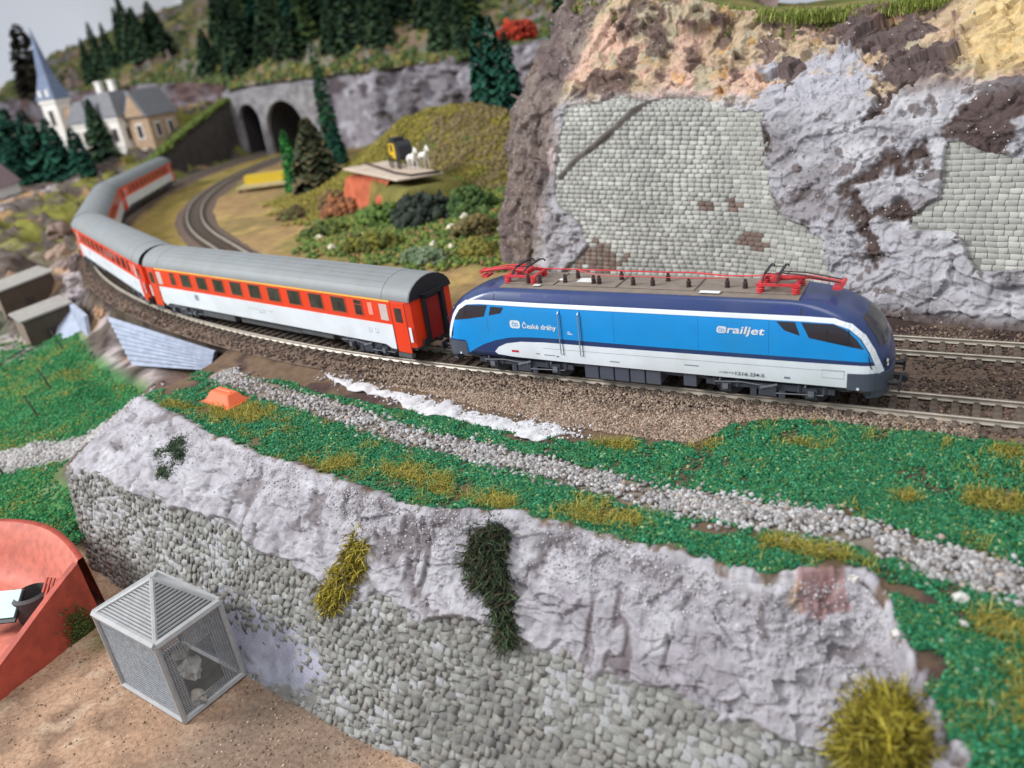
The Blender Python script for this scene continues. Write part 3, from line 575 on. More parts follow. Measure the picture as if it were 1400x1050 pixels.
def lay_stones(parent, name, stuff_name, items, variants, limit=300):
    """items: (P, ex, n, ez, w, d, h); the nearest in view become single parts, the rest one joined part"""
    C_ = np.array([i[0] for i in items]); vis, dist = in_view(C_); order = np.argsort(np.where(vis, dist, 1e6+dist)); single = set(order[:limit].tolist())
    Vs = []; Fs = []; Cs = []; off = 0
    for k, it in enumerate(items):
        P, ex, n, ez, w, d, h = it[:7]; pool = vbr if len(it) > 7 and it[7] else variants; st_ = float(vnoise(np.asarray(P)*.45, 71))*.55+float(vnoise(np.asarray(P)*1.3, 72))*.3; me = pool[int(np.clip((.5+.75*st_+.22*rng.normal())*len(pool), 0, len(pool)-1))]
        M = np.eye(4); M[:3, 0] = ex*w; M[:3, 1] = -n*d; M[:3, 2] = ez*h; M[:3, 3] = P
        if k in single:
            o = bpy.data.objects.new(name, me); C.objects.link(o); o.parent = parent; o.matrix_local = Matrix(M.tolist())
        else:
            V = np.zeros(len(me.vertices)*3); me.vertices.foreach_get('co', V); V = V.reshape(-1, 3) @ M[:3, :3].T + M[:3, 3]
            for p in me.polygons: Fs.append([i+off for i in p.vertices])
            ca = np.zeros(len(me.vertices)*4); me.color_attributes['Col'].data.foreach_get('color', ca); Cs.append(ca.reshape(-1, 4)[:, :3]); Vs.append(V); off += len(V)
    if Vs:
        o = mobj(stuff_name, np.concatenate(Vs), Fs, variants[0].materials[0], parent, np.concatenate(Cs)); tag(o, kind='stuff')

# ================================================================== RAILWAY TRACKS
M_rail = mat('worn_steel_rail', lin(176, 166, 152), rough=0.45, var=0.18, scale=3, metal=0.35)
M_tie = mat('weathered_sleeper', lin(92, 80, 70), rough=0.9, var=0.35, scale=5, bump=0.4, bscale=12)
M_bed = mat('track_bed', lin(104, 86, 74), rough=0.95, var=0.35, scale=7, bump=0.8, bscale=14)
def sweep(fn, s0, s1, ds, prof):
    ss = np.arange(s0, s1+ds*0.5, ds); rows = []
    for s in ss:
        x, y, a = fn(float(s)); ox, oy = math.sin(a), math.cos(a)     # inward (left of running direction)
        rows.append([(x+ox*o_, y+oy*o_, z) for o_, z in prof])
    return np.array(rows)
def build_track(label, fn, s0, s1, bed_w, outer_w):
    t = thing('railway_track', label, 'track')
    P = sweep(fn, s0, s1, 0.5, [(-outer_w, -0.62), (-1.55, -0.30), (-1.2, -0.27), (0, -0.27), (1.2, -0.27), (1.55, -0.3), (bed_w, -0.62)])
    P[..., 2] += 0.03*fbm(P, 1.3, 3, 161); sheet('track_bed', P, M_bed, parent=t, flip=False)
    for g in (-0.76, 0.76):
        prof = [(g-.09, -.19), (g-.09, -.165), (g-.022, -.15), (g-.022, -.06), (g-.055, -.045), (g-.055, 0), (g+.055, 0), (g+.055, -.045), (g+.022, -.06), (g+.022, -.15), (g+.09, -.165), (g+.09, -.19)]
        sheet('rail', sweep(fn, s0, s1, 1.0, prof), M_rail, parent=t, flip=False, smooth=False)
    mb = MB(); mb.box((0, 0, -0.235), (0.27, 2.56, 0.13), top=(0.86, 0.985))
    for g in (-0.76, 0.76):
        for e in (-0.13, 0.13): mb.box((0, g+e, -0.145), (0.2, 0.09, 0.07), top=(0.7, 0.6))
    tie = mb.build('sleeper', M_tie, t); x, y, a = fn(s0+0.3); tie.location = (x, y, 0); tie.rotation_euler = (0, 0, -a)
    s = s0+0.3+0.64
    while s < s1-0.2:
        c = tie.copy(); C.objects.link(c); c.parent = t; x, y, a = fn(s); c.location = (x+random.uniform(-.02, .02), y, random.uniform(-.01, .005)); c.rotation_euler = (0, 0, -a+random.uniform(-.015, .015)); s += 0.64
    return t
build_track('outer railway track under the train, curving left into the tunnel', track_main, -32, 137, 2.0, 2.0)
build_track('inner railway track behind the locomotive, looping round the brown field', track_inner, -32, 122, 2.4, 2.4)

# ================================================================== BALLAST, GRAVEL, TURF
M_col = mat('loose_granules', attr='Col', rough=0.9, var=0.12, scale=9, spec=0.25)
M_turf = mat('turf_flock', attr='Col', rough=0.85, var=0.15, scale=5, spec=0.2)
def bank_points(n, t0, t1, w0, w1):
    t = rng.uniform(t0, t1, n); w = rng.uniform(w0, w1, n); P = bank(t, w); d = 0.06*fbm(xyz(P[:, 0], P[:, 1]*0.9, P[:, 2]), 1.2, 3, 51)
    P[:, 2] += d*(w < 0.95); return P, t, w
# ballast shoulder in front of the main track
P, t, w = bank_points(60000, 0.6, 6.6, 0.0, 0.5)
inner = np.interp(P[:, 0], [-18, -8, -6, 8, 9.5, 12.2, 13.4, 15, 17, 40], [-1.6, -1.6, -1.8, -3.6, -3.75, -3.6, -2.2, -1.8, -1.6, -1.45])
lim = np.interp(P[:, 0], [-4, 0, 4.5, 8, 40], [-1.9, -2.6, -3.3, -3.5, -3.6]) + 0.25*fbm(P, 0.6, 3, 66)
k = (P[:, 1] > np.maximum(inner, lim)) & (P[:, 0] > -3.5 + 3*rng.normal(size=len(P))*0.5) & (vnoise(P*0.9, 5) > -0.75); P = P[k]
n = len(P); scatter('ballast', P+[0, 0, 0.02], rng.uniform(0.035, 0.075, n), OCT, colvar(n, [lin(158, 138, 120), lin(132, 112, 98), lin(180, 162, 144), lin(104, 86, 76), lin(150, 118, 102)], [.32, .25, .18, .15, .10]), M_col)
# ballast between the sleepers and round both tracks
def track_ballast(name, fn, s0, s1, n, half, cols, probs):
    s = rng.uniform(s0, s1, n); o_ = rng.uniform(-half, half, n); pts = []
    for a_, b_ in zip(s, o_):
        x, y, a = fn(float(a_)); pts.append((x+math.sin(a)*b_, y+math.cos(a)*b_, -0.27 - max(0, abs(b_)-1.5)*0.5 + 0.015))
    scatter(name, np.array(pts), rng.uniform(0.04, 0.085, n), OCT, colvar(n, cols, probs), M_col)
dkc = [lin(92, 78, 70), lin(70, 58, 54), lin(122, 102, 88), lin(150, 126, 106)]
track_ballast('ballast', track_main, -29, 70, 18500, 2.0, dkc, [.4, .25, .25, .1])
pkc = [lin(150, 132, 116), lin(124, 106, 92), lin(170, 152, 136), lin(102, 84, 74)]
n = 9000; x = rng.uniform(-6, 21, n); y = rng.uniform(-2.15, -0.85, n); k = rng.random(n) < sstep(-6, -1, x); scatter('ballast', xyz(x, y, -0.25-np.clip(-y-1.5, 0, 1)*0.5+.03)[k], rng.uniform(.04, .08, int(k.sum())), OCT, colvar(int(k.sum()), pkc, [.4, .3, .15, .15]), M_col)
track_ballast('ballast', track_inner, -29, 3, 7600, 2.5, dkc, [.4, .3, .2, .1])
n = 9000; x = rng.uniform(8, 25, n); y = rng.uniform(1.8, 8.6, n); k = rng.random(n) < 0.8
scatter('ballast', xyz(x, y, ground_z(x, y)+0.02)[k], rng.uniform(0.03, 0.08, k.sum()), OCT, colvar(int(k.sum()), dkc, [.4, .3, .2, .1]), M_col)
# gravel path
n = 9000; i = rng.uniform(0, len(PATH)-1.001, n); i0 = i.astype(int); f = (i-i0)[:, None]; A = np.array(PATH); Pp = A[i0]*(1-f)+A[i0+1]*f
Tn = A[i0+1]-A[i0]; Tn /= np.linalg.norm(Tn, axis=1, keepdims=True); off = np.clip(rng.normal(0, 0.36, n), -1.1, 1.1); Pp = Pp + np.stack([-Tn[:, 1], Tn[:, 0]], -1)*off[:, None]
# height of the bank under a plan point by nearest sampled vertex
_tab = Pb2[::3, :112:2].reshape(-1, 3)
def bank_z(x, y):
    gx = np.floor((_tab[:, 0]+20)/0.25).astype(int); gy = np.floor((_tab[:, 1]+20)/0.25).astype(int); G = np.full((260, 100), np.nan); G[np.clip(gx, 0, 259), np.clip(gy, 0, 99)] = _tab[:, 2]
    for _ in range(6):
        m_ = np.isnan(G); sh = [np.roll(G, s_, ax) for ax in (0, 1) for s_ in (1, -1)]; st_ = np.nanmean(np.where(np.isnan(np.stack(sh)), np.nan, np.stack(sh)), 0) if True else 0; G = np.where(m_, st_, G)
    G = np.where(np.isnan(G), -1.0, G)
    return G[np.clip(((x+20)/0.25).astype(int), 0, 259), np.clip(((y+20)/0.25).astype(int), 0, 99)]
import warnings; warnings.filterwarnings('ignore')
zz = bank_z(Pp[:, 0], Pp[:, 1]); near = np.interp(Pp[:, 0], [-12, 22], [0.9, 1.15])
pile = rng.random(n)*0.10*np.clip(1-np.abs(off)/1.0, 0.1, 1)
kg = fbm(xyz(Pp[:, 0], Pp[:, 1]), .9, 3, 88) + .25*rng.normal(size=n) < .30; Pp, zz, pile, near, off = Pp[kg], zz[kg], pile[kg], near[kg], off[kg]; n = len(Pp)
scatter('gravel', xyz(Pp[:, 0], Pp[:, 1], zz+0.03+pile), rng.uniform(0.035, 0.1, n)*near, ICO, colvar(n, [lin(166, 162, 161), lin(142, 137, 135), lin(186, 183, 182), lin(128, 119, 114), lin(170, 152, 138)], [.4, .25, .2, .1, .05]), M_col, smooth=False)
# white plaster rim under the ballast
i = np.linspace(0, len(KERB)-1.001, 160); i0 = i.astype(int); f = (i-i0)[:, None]; A = np.array(KERB); K = A[i0]*(1-f)+A[i0+1]*f; th = np.linspace(-0.2, PI+0.2, 14)
wd = 0.52*np.clip(np.minimum(i, 6-i)*1.2, 0.05, 1)*(1+0.6*vnoise(xyz(i*2.3, 0, 0), 3)); hh = 0.11*np.clip(np.minimum(i, 6-i)*1.5, 0.02, 1)*(1+0.3*vnoise(xyz(i*3.1, 4, 0), 3))
Kp = np.stack([np.stack([K[:, 0], K[:, 1]+wd*math.cos(q), bank_z(K[:, 0], K[:, 1])-0.01+hh*math.sin(q)], -1) for q in th], 1); Kp += 0.11*np.stack([fbm(Kp, 2.5, 3, 5), fbm(Kp, 2.5, 3, 6), fbm(Kp, 2.5, 3, 7)], -1)
o = sheet('kerb', Kp, mat('white_plaster', lin(198, 195, 197), rough=0.95, var=0.2, scale=3, bump=0.5, bscale=8), flip=True); tag(o, kind='structure')
n = 700; i = rng.uniform(0, 5.99, n); i0 = i.astype(int); A = np.array(KERB); q = A[i0]*(1-(i-i0)[:, None])+A[i0+1]*(i-i0)[:, None]+rng.normal(0, 1, (n, 2))*[.3, .30]; scatter('plaster_crumbs', xyz(q[:, 0], q[:, 1], bank_z(q[:, 0], q[:, 1])+.03+.06*rng.random(n)), rng.uniform(.02, .075, n), OCT, colvar(n, [lin(206, 204, 206), lin(184, 180, 182)], [.6, .4]), M_col)
# turf
def turf_points(n):
    P, t, w = bank_points(n, 0.0, 10.0, 0.05, 1.0); g, ol = turf(P[:, 0], P[:, 1], t, w); k = rng.random(n) < g; return P[k], ol[k]
P, ol = turf_points(120000); n = len(P); isol = rng.random(n) < ol*0.92
gc = colvar(n, [lin(44, 116, 80), lin(34, 92, 62), lin(72, 146, 108), lin(84, 122, 62), lin(156, 172, 120)], [.42, .26, .15, .13, .04]); oc = colvar(n, [lin(140, 132, 52), lin(112, 108, 44), lin(166, 154, 74), lin(92, 96, 44)], [.4, .3, .15, .15])
cols = np.where(isol[:, None], oc, gc); sz = rng.uniform(0.03, 0.075, n)*np.where(isol, 0.7, 1.0)
vis, dist = in_view(P); k = vis; scatter('turf', (P+[0, 0, 0.03])[k], sz[k], OCT, cols[k], M_turf)
P, ol = turf_points(110000); n = len(P); k = (rng.random(n) < 0.30+0.6*ol) & in_view(P)[0]; P, ol = P[k], ol[k]; n = len(P); isol = rng.random(n) < ol
cols = np.where(isol[:, None], colvar(n, [lin(160, 148, 66), lin(128, 122, 50), lin(186, 172, 96)], [.5, .35, .15]), colvar(n, [lin(44, 118, 78), lin(96, 140, 80)], [.7, .3]))
blades('grass', P+[0, 0, 0.02], rng.uniform(0.18, 0.48, n)*np.where(isol, 1, 0.6), rng.uniform(0.014, 0.028, n), cols, M_turf, lean=1.1, flat=0.25)
# turf on the green slope at the left
n = 60000; x = rng.uniform(-50, -15, n); y = rng.uniform(-14, 9, n); dd, aa = polar(x, y); z = ground_z(x, y); Pn = xyz(x, y, z)
k = (dd > 4.4+0.6*fbm(Pn, .5, 2, 4)) & (aa < 0.50) & (dpoly(x, y, LANE)[0] > 1.2) & ((x < -21.5) | (dd > 11.5)) & ~((x > -21) & (y < -12)) & in_view(Pn)[0]; Pn = Pn[k]; n = len(Pn); om = fbm(Pn, 0.5, 3, 102) + 0.3*rng.normal(size=n) > 0.42
cols = np.where(om[:, None], colvar(n, [lin(132, 132, 62), lin(110, 116, 54)], [.5, .5]), colvar(n, [lin(44, 118, 70), lin(30, 92, 54), lin(74, 136, 84)], [.5, .3, .2]))
scatter('turf', Pn+[0, 0, 0.02], rng.uniform(0.04, 0.10, n), OCT, cols, M_turf)
n = 2600; i = rng.uniform(0, 3.99, n); i0 = i.astype(int); A = np.array(LANE); q = A[i0]*(1-(i-i0)[:, None])+A[i0+1]*(i-i0)[:, None] + rng.normal(0, 0.55, (n, 2)); scatter('gravel', xyz(q[:, 0], q[:, 1], ground_z(q[:, 0], q[:, 1])+0.04), rng.uniform(0.06, 0.12, n), ICO, colvar(n, [lin(178, 174, 172), lin(150, 146, 142)], [.6, .4]), M_col)
# grit on the sand
n = 6000; x = rng.uniform(-14, 10, n); y = rng.uniform(-21, -13.2, n); k = rng.random(n) < 0.25+0.75*sstep(-4, 1, x)
scatter('grit', xyz(x, y, -7.5+0.10*fbm(xyz(x, y), 0.5, 4, 81))[k], rng.uniform(0.015, 0.055, k.sum()), OCT, colvar(int(k.sum()), [lin(150, 124, 102), lin(110, 88, 74), lin(192, 172, 152)], [.4, .35, .25]), M_col)
# plaster grit clinging to the brow and to the cliff
n = 9000; t = rng.uniform(0, 8.5, n); w = np.clip(1.0+np.abs(rng.normal(0, .13, n)), 0, 1.56); ii = np.clip(np.round(t/10*(NT-1)).astype(int), 0, NT-1); wwr = np.concatenate([np.linspace(0, 0.94, 110), np.linspace(0.945, 1.62, 160), np.linspace(1.63, 2.0, 60)]); jj = np.clip(np.searchsorted(wwr, w), 0, len(wwr)-1); Pg = Pb2[ii, jj]; kq = (stoneb[ii, jj] < .3) & (fbm(Pg, .7, 3, 808)+.3*rng.normal(size=n) > -.05); Pg = Pg[kq]; n = len(Pg)
scatter('plaster_crumbs', Pg, rng.uniform(.012, .05, n), OCT, colvar(n, [lin(182, 178, 182), lin(160, 154, 158), lin(204, 202, 204), lin(120, 110, 106)], [.45, .32, .18, .05]), M_col)
n = 12000; ii = rng.integers(0, Pc2.shape[0], n); jj = rng.integers(0, Pc2.shape[1], n); Pg = Pc2[ii, jj]; kq = (bz[ii, jj] < .5) & (fbm(Pg, .6, 3, 809)+.3*rng.normal(size=n) > 0); ii, jj, Pg = ii[kq], jj[kq], Pg[kq]; n = len(Pg)
scatter('plaster_crumbs', Pg, rng.uniform(.015, .065, n), OCT, np.where((rng.random(n) < .25)[:, None], lin(206, 200, 196), cc[ii, jj]*(.8+.35*rng.random((n, 1)))), M_col)
ii = rng.integers(0, cap.shape[0]-1, 9000); jj = rng.integers(1, 8, 9000); f = rng.random((9000, 1)); Pg = cap[ii, jj]*(1-f)+cap[ii+1, jj+1]*f; kq = Pg[:, 0] < 20.5
scatter('turf', Pg[kq]+[0, 0, .03], rng.uniform(.05, .16, int(kq.sum())), OCT, colvar(int(kq.sum()), [lin(118, 126, 66), lin(92, 108, 52), lin(140, 128, 80), lin(120, 100, 82)], [.35, .3, .2, .15]), M_turf)
# tufts of grass on the cliff brow
n = 5000; t = np.where(rng.random(n) < .6, rng.normal(5.6, 0.4, n), rng.normal(6.6, 0.35, n)); T_ = _cr(CL_T, t); P = T_ + np.stack([rng.normal(0, .1, n), rng.uniform(-.8, 2.6, n), rng.uniform(-.25, .05, n)], -1)
blades('grass', P, rng.uniform(0.2, 0.8, n), rng.uniform(0.03, 0.06, n), colvar(n, [lin(128, 140, 66), lin(168, 168, 96), lin(96, 116, 50)], [.5, .25, .25]), M_turf, lean=0.8)

# ================================================================== MASONRY
M_stone = mat('hewn_stone', attr='Col', rough=0.9, var=0.2, scale=5, bump=0.4, bscale=7, spec=0.15, dist=0.06)
M_block = mat('squared_block', attr='Col', rough=0.9, var=0.10, scale=3, bump=0.12, bscale=6, spec=0.15, dist=0.03)
# stone wall of the front bank
fw = thing('stone_retaining_wall', 'grey rubble-stone retaining wall below the plaster brow in the foreground', 'wall')
vr = stone_variants('stone', 14, [lin(146, 145, 140), lin(136, 135, 130), lin(154, 153, 148), lin(120, 118, 115), lin(142, 138, 132), lin(158, 157, 158), lin(128, 125, 119)], M_stone, 0.19, 5, inset=0.05)
items = []; w = 1.46; row = 0
while w < 2.0:
    ts = np.linspace(0.0, 7.6, 3000); L = bank(ts, np.full(3000, w)); ln = np.concatenate([[0], np.cumsum(np.linalg.norm(np.diff(L, axis=0), axis=1))])
    hgt = np.linalg.norm(_cr(ST_B, np.array([3.0]))-_cr(ST_M, np.array([3.0]))); dw = 0.245/hgt*0.5; s = random.uniform(0, .4)
    while s < ln[-1]-0.3:
        wd_ = random.choice([random.uniform(0.20, 0.32), random.uniform(0.28, 0.46)]); t = float(np.interp(s+wd_/2, ln, ts)); w_ = w + dw*random.uniform(-.28, .28)
        P0 = bank(np.array([t]), np.array([w_]))[0]
        if w_ - float(stone_line(np.array([t]))[0]) - 0.075*float(fbm(xyz(P0[0], P0[1]*.9, P0[2]), 0.8, 4, 77, .6)) > -0.015 + 0.02*random.random():
            _, n_, ex = bank_surface([t], [min(max(w_, 1.515), 1.98)]); n_, ex = n_[0], ex[0]; ez = np.cross(ex, n_); ez = ez if ez[2] > 0 else -ez
            roll = random.uniform(-.2, .2); ex2 = ex*math.cos(roll)+ez*math.sin(roll); ez2 = ez*math.cos(roll)-ex*math.sin(roll)
            sunk = 0.10*max(0.0, min(1.0, 1.5-1.2*math.hypot((t-1.9)/.42, (w_-1.86)/.13)+random.uniform(-.35, .35)))
            items.append((P0 + n_*(random.uniform(-.20, -.155)-sunk), ex2, n_, ez2, wd_*random.uniform(0.90, 1.06), 0.20, 0.245*random.uniform(.92, 1.2)))
        s += wd_
    w += dw; row += 1
lay_stones(fw, 'stone', 'rubble_stones', items, vr)
# brick-like masonry on the big cliff
cw_ = thing('block_retaining_wall', 'sage-grey wall of small squared blocks in the cliff behind the locomotive', 'wall')
cw2 = thing('block_retaining_wall', 'second area of squared grey blocks in the cliff at the right edge', 'wall')
vr = stone_variants('block', 12, [lin(172, 171, 164), lin(166, 165, 158), lin(177, 176, 169), lin(169, 167, 161), lin(160, 159, 153)], M_block, 0.08, 9, inset=0.06)
vbr = stone_variants('block', 4, [lin(112, 96, 88), lin(124, 106, 96), lin(134, 122, 112)], M_block, 0.07, 19, inset=0.10)
def stained(t, w): return any(math.hypot((t-a)/b, (w-c)/d)+random.uniform(-.35, .35) < .85 for a, c, b, d in ((3.86, .14, .30, .11), (5.27, .30, .15, .065), (4.80, .46, .09, .035), (5.06, .49, .09, .04)))
itA = []; itB = []; dw = 0.255/9.9; w = 0.02; row = 0
while w < 1.13:
    ts = np.linspace(3.0, 9.0, 3000); L = cliff(ts, np.full(3000, w)); ln = np.concatenate([[0], np.cumsum(np.linalg.norm(np.diff(L, axis=0), axis=1))]); s = (row % 2)*0.24+random.uniform(0, .1)
    while s < ln[-1]-0.5:
        wd_ = random.uniform(0.34, 0.50); t = float(np.interp(s+wd_/2, ln, ts)); P0 = cliff(np.array([t]), np.array([w]))[0]
        if bool(brick_zone(np.array([t+.03*random.uniform(-1, 1)]), np.array([w+.015*random.uniform(-1, 1)]))[0]):
            e = 0.02; ex = (cliff(np.array([t+e]), np.array([w]))-cliff(np.array([t-e]), np.array([w])))[0]; ex /= np.linalg.norm(ex); ez = (cliff(np.array([t]), np.array([min(w, .95)+.02]))-cliff(np.array([t]), np.array([min(w, .95)-.02])))[0]; ez -= ex*ex.dot(ez); ez /= np.linalg.norm(ez); n_ = np.cross(ex, ez); n_ = n_ if n_[1] < 0 else -n_
            roll = random.uniform(-.02, .02); ex2 = ex*math.cos(roll)+ez*math.sin(roll)
            (itA if t < 6.6 else itB).append((P0 + n_*random.uniform(-.098, -.072), ex2, n_, ez, wd_*0.965, 0.16, 0.255*random.uniform(.9, .98), stained(t, w)))
        s += wd_
    w += dw; row += 1
lay_stones(cw_, 'block', 'block_courses', itA, vr); lay_stones(cw2, 'block', 'block_courses', itB, vr)

# ================================================================== TRAIN
def paint(name, rgb, rough=0.32, var=0.05, coat=0.15): return mat(name, lin(*rgb), rough=rough, var=var, scale=1.2, coat=coat, bump=0.03, bscale=30, dist=0.01, hue=(lin(*[int(.78*c_+.22*g_) for c_, g_ in zip(rgb, (140, 130, 118))]), .6))
L_navy = paint('navy_paint', (40, 58, 106), 0.3); L_blue = paint('sky_blue_paint', (14, 146, 222), 0.34); L_white = paint('white_paint', (232, 236, 242), 0.36)
L_glass = mat('smoked_glass', lin(44, 42, 52), rough=0.12, var=0.1, scale=1, spec=0.6); L_under = mat('underframe_grey', lin(62, 64, 74), rough=0.6, var=0.15, scale=4, bump=0.1)
L_black = mat('black_plastic', lin(34, 33, 38), rough=0.55, var=0.1); L_roof = mat('dusty_roof_grey', lin(128, 116, 106), rough=0.8, var=0.14, scale=2.5, bump=0.1, bscale=10)
L_red = paint('red_insulator', (206, 52, 58), 0.45); L_ins = mat('brown_insulator', lin(66, 48, 46), rough=0.5, var=0.1); L_steel = mat('bright_steel', lin(196, 200, 208), rough=0.3, metal=0.8, var=0.05)
L_lamp = mat('headlamp_glass', lin(220, 226, 232), rough=0.1, var=0.05); L_skirt = paint('skirt_grey', (74, 78, 92), 0.5); L_grey = mat('print_grey', lin(120, 126, 140), rough=0.6, var=0.05); L_dark = mat('print_dark', lin(52, 54, 66), rough=0.6, var=0.05)
L_step = paint('pale_grey_cover', (222, 222, 220), 0.5)

LX = 9.35
SZ = [0.95, 1.2, 1.6, 1.9, 2.3, 2.7, 3.0, 3.2, 3.35, 3.5, 3.65, 3.78, 3.86, 3.90]
SW = [1.44, 1.46, 1.47, 1.47, 1.47, 1.47, 1.465, 1.455, 1.435, 1.38, 1.31, 1.24, 1.17, 1.08]
SL = [8.85, 8.92, 8.95, 8.92, 8.82, 8.62, 8.42, 8.22, 8.02, 7.76, 7.42, 7.0, 6.6, 6.15]
LR, NE = 1.05, 2.8
def loco_half(x, z):
    hw = float(np.interp(z, SZ, SW)); hl = float(np.interp(z, SZ, SL)); d = (abs(x)-(hl-LR))/LR
    return hw if d <= 0 else hw*max(0.0, 1-min(d, 1)**NE)**(1/NE)
def loco_front(y, z):
    hw = float(np.interp(z, SZ, SW)); hl = float(np.interp(z, SZ, SL)); return hl-LR + LR*max(0.0, 1-min(abs(y)/hw, 1)**NE)**(1/NE)
def plan(hl, hw, n=12, lr=LR):
    q = []
    for k in range(n+1):
        a = PI/2*k/n; q.append((hl-lr+lr*math.sin(a)**(2/NE), hw*math.cos(a)**(2/NE) if k < n else 0.0))
    r = [(x, -y) for x, y in q] + [(x, y) for x, y in q[::-1]][1:] + [(-x, y) for x, y in q] + [(-x, -y) for x, y in q[::-1]][1:]
    out = []
    for p_ in r:
        if not out or (abs(p_[0]-out[-1][0])+abs(p_[1]-out[-1][1])) > 1e-5: out.append(p_)
    if abs(out[0][0]-out[-1][0])+abs(out[0][1]-out[-1][1]) < 1e-5: out.pop()
    return out
def slices(levels):
    V = []; F = []
    for z, hl, hw in levels:
        pl = plan(hl, hw); n = len(pl); V += [(x, y, z) for x, y in pl]
    m_ = len(levels)
    for i in range(m_-1):
        for k in range(n): F.append((i*n+k, i*n+(k+1) % n, (i+1)*n+(k+1) % n, (i+1)*n+k))
    F += [tuple(range(n-1, -1, -1)), tuple(range((m_-1)*n, m_*n))]; return V, F
def sheet_panel(name, poly, fn, m, parent, cuts_u=(), cuts_v=(), thick=0.0):
    """a flat outline (u,v) cut fine enough to follow a curved skin, then mapped by fn(u,v) -> xyz"""
    bm = bmesh.new(); bm.faces.new([bm.verts.new((u, v, 0)) for u, v in poly])
    for c in cuts_u: bmesh.ops.bisect_plane(bm, geom=bm.verts[:]+bm.edges[:]+bm.faces[:], plane_co=(c, 0, 0), plane_no=(1, 0, 0))
    for c in cuts_v: bmesh.ops.bisect_plane(bm, geom=bm.verts[:]+bm.edges[:]+bm.faces[:], plane_co=(0, c, 0), plane_no=(0, 1, 0))
    bmesh.ops.triangulate(bm, faces=bm.faces[:])
    for v in bm.verts: v.co = fn(v.co.x, v.co.y)
    for f in bm.faces: f.smooth = False
    me = bpy.data.meshes.new(name); bm.to_mesh(me); bm.free(); me.materials.append(m)
    return link(bpy.data.objects.new(name, me), parent)
CUX = [s*k for s in (-1, 1) for k in np.arange(6.9, 9.0, 0.14)]; CUZ = list(np.arange(1.0, 3.9, 0.15))
def skin(name, poly, m, parent, side=-1, off=0.008, world=True):
    pl_ = [(x-LX, z) for x, z in poly] if world else poly
    if side > 0: pl_ = [(x, z) for x, z in pl_]
    return sheet_panel(name, pl_, lambda u, v: (u, side*(loco_half(u, v)+off), v), m, parent, CUX, CUZ)
def ribbon(path, w):
    """outline of a band of width w along a path"""
    a = []; b = []
    for i, p_ in enumerate(path):
        p0 = Vector(path[max(i-1, 0)]); p1 = Vector(path[min(i+1, len(path)-1)]); d = (p1-p0).normalized(); n_ = Vector((-d.y, d.x)); p_ = Vector(p_)
        a.append(tuple(p_+n_*w/2)); b.append(tuple(p_-n_*w/2))
    return a + b[::-1]
DG = None
def text_part(name, txt, x0, x1, z0, z1, y, m, parent, shear=0.0, bold=0.0, side=-1, flip=False):
    cu = bpy.data.curves.new(name, 'FONT'); cu.body = txt; cu.size = 1; cu.offset = bold; cu.shear = shear; cu.extrude = 0.0
    ob = bpy.data.objects.new(name, cu); C.objects.link(ob); dg = bpy.context.evaluated_depsgraph_get(); me = bpy.data.meshes.new_from_object(ob.evaluated_get(dg)); bpy.data.objects.remove(ob)
    V = np.array([v.co[:] for v in me.vertices]); lo, hi = V.min(0), V.max(0); S = np.zeros_like(V)
    S[:, 0] = x0+(V[:, 0]-lo[0])/(hi[0]-lo[0])*(x1-x0); S[:, 2] = z0+(V[:, 1]-lo[1])/(hi[1]-lo[1])*(z1-z0); S[:, 1] = y
    me.vertices.foreach_set('co', S.astype(np.float32).ravel()); me.materials.clear(); me.materials.append(m); me.name = name; me.update()
    return link(bpy.data.objects.new(name, me), parent)
def rrect(x0, x1, z0, z1, r, n=5):
    o_ = []
    for cx, cz, a0 in ((x1-r, z1-r, 0), (x0+r, z1-r, 90), (x0+r, z0+r, 180), (x1-r, z0+r, 270)):
        for k in range(n+1):
            a = math.radians(a0+90*k/n); o_.append((cx+r*math.cos(a), cz+r*math.sin(a)))
    return o_
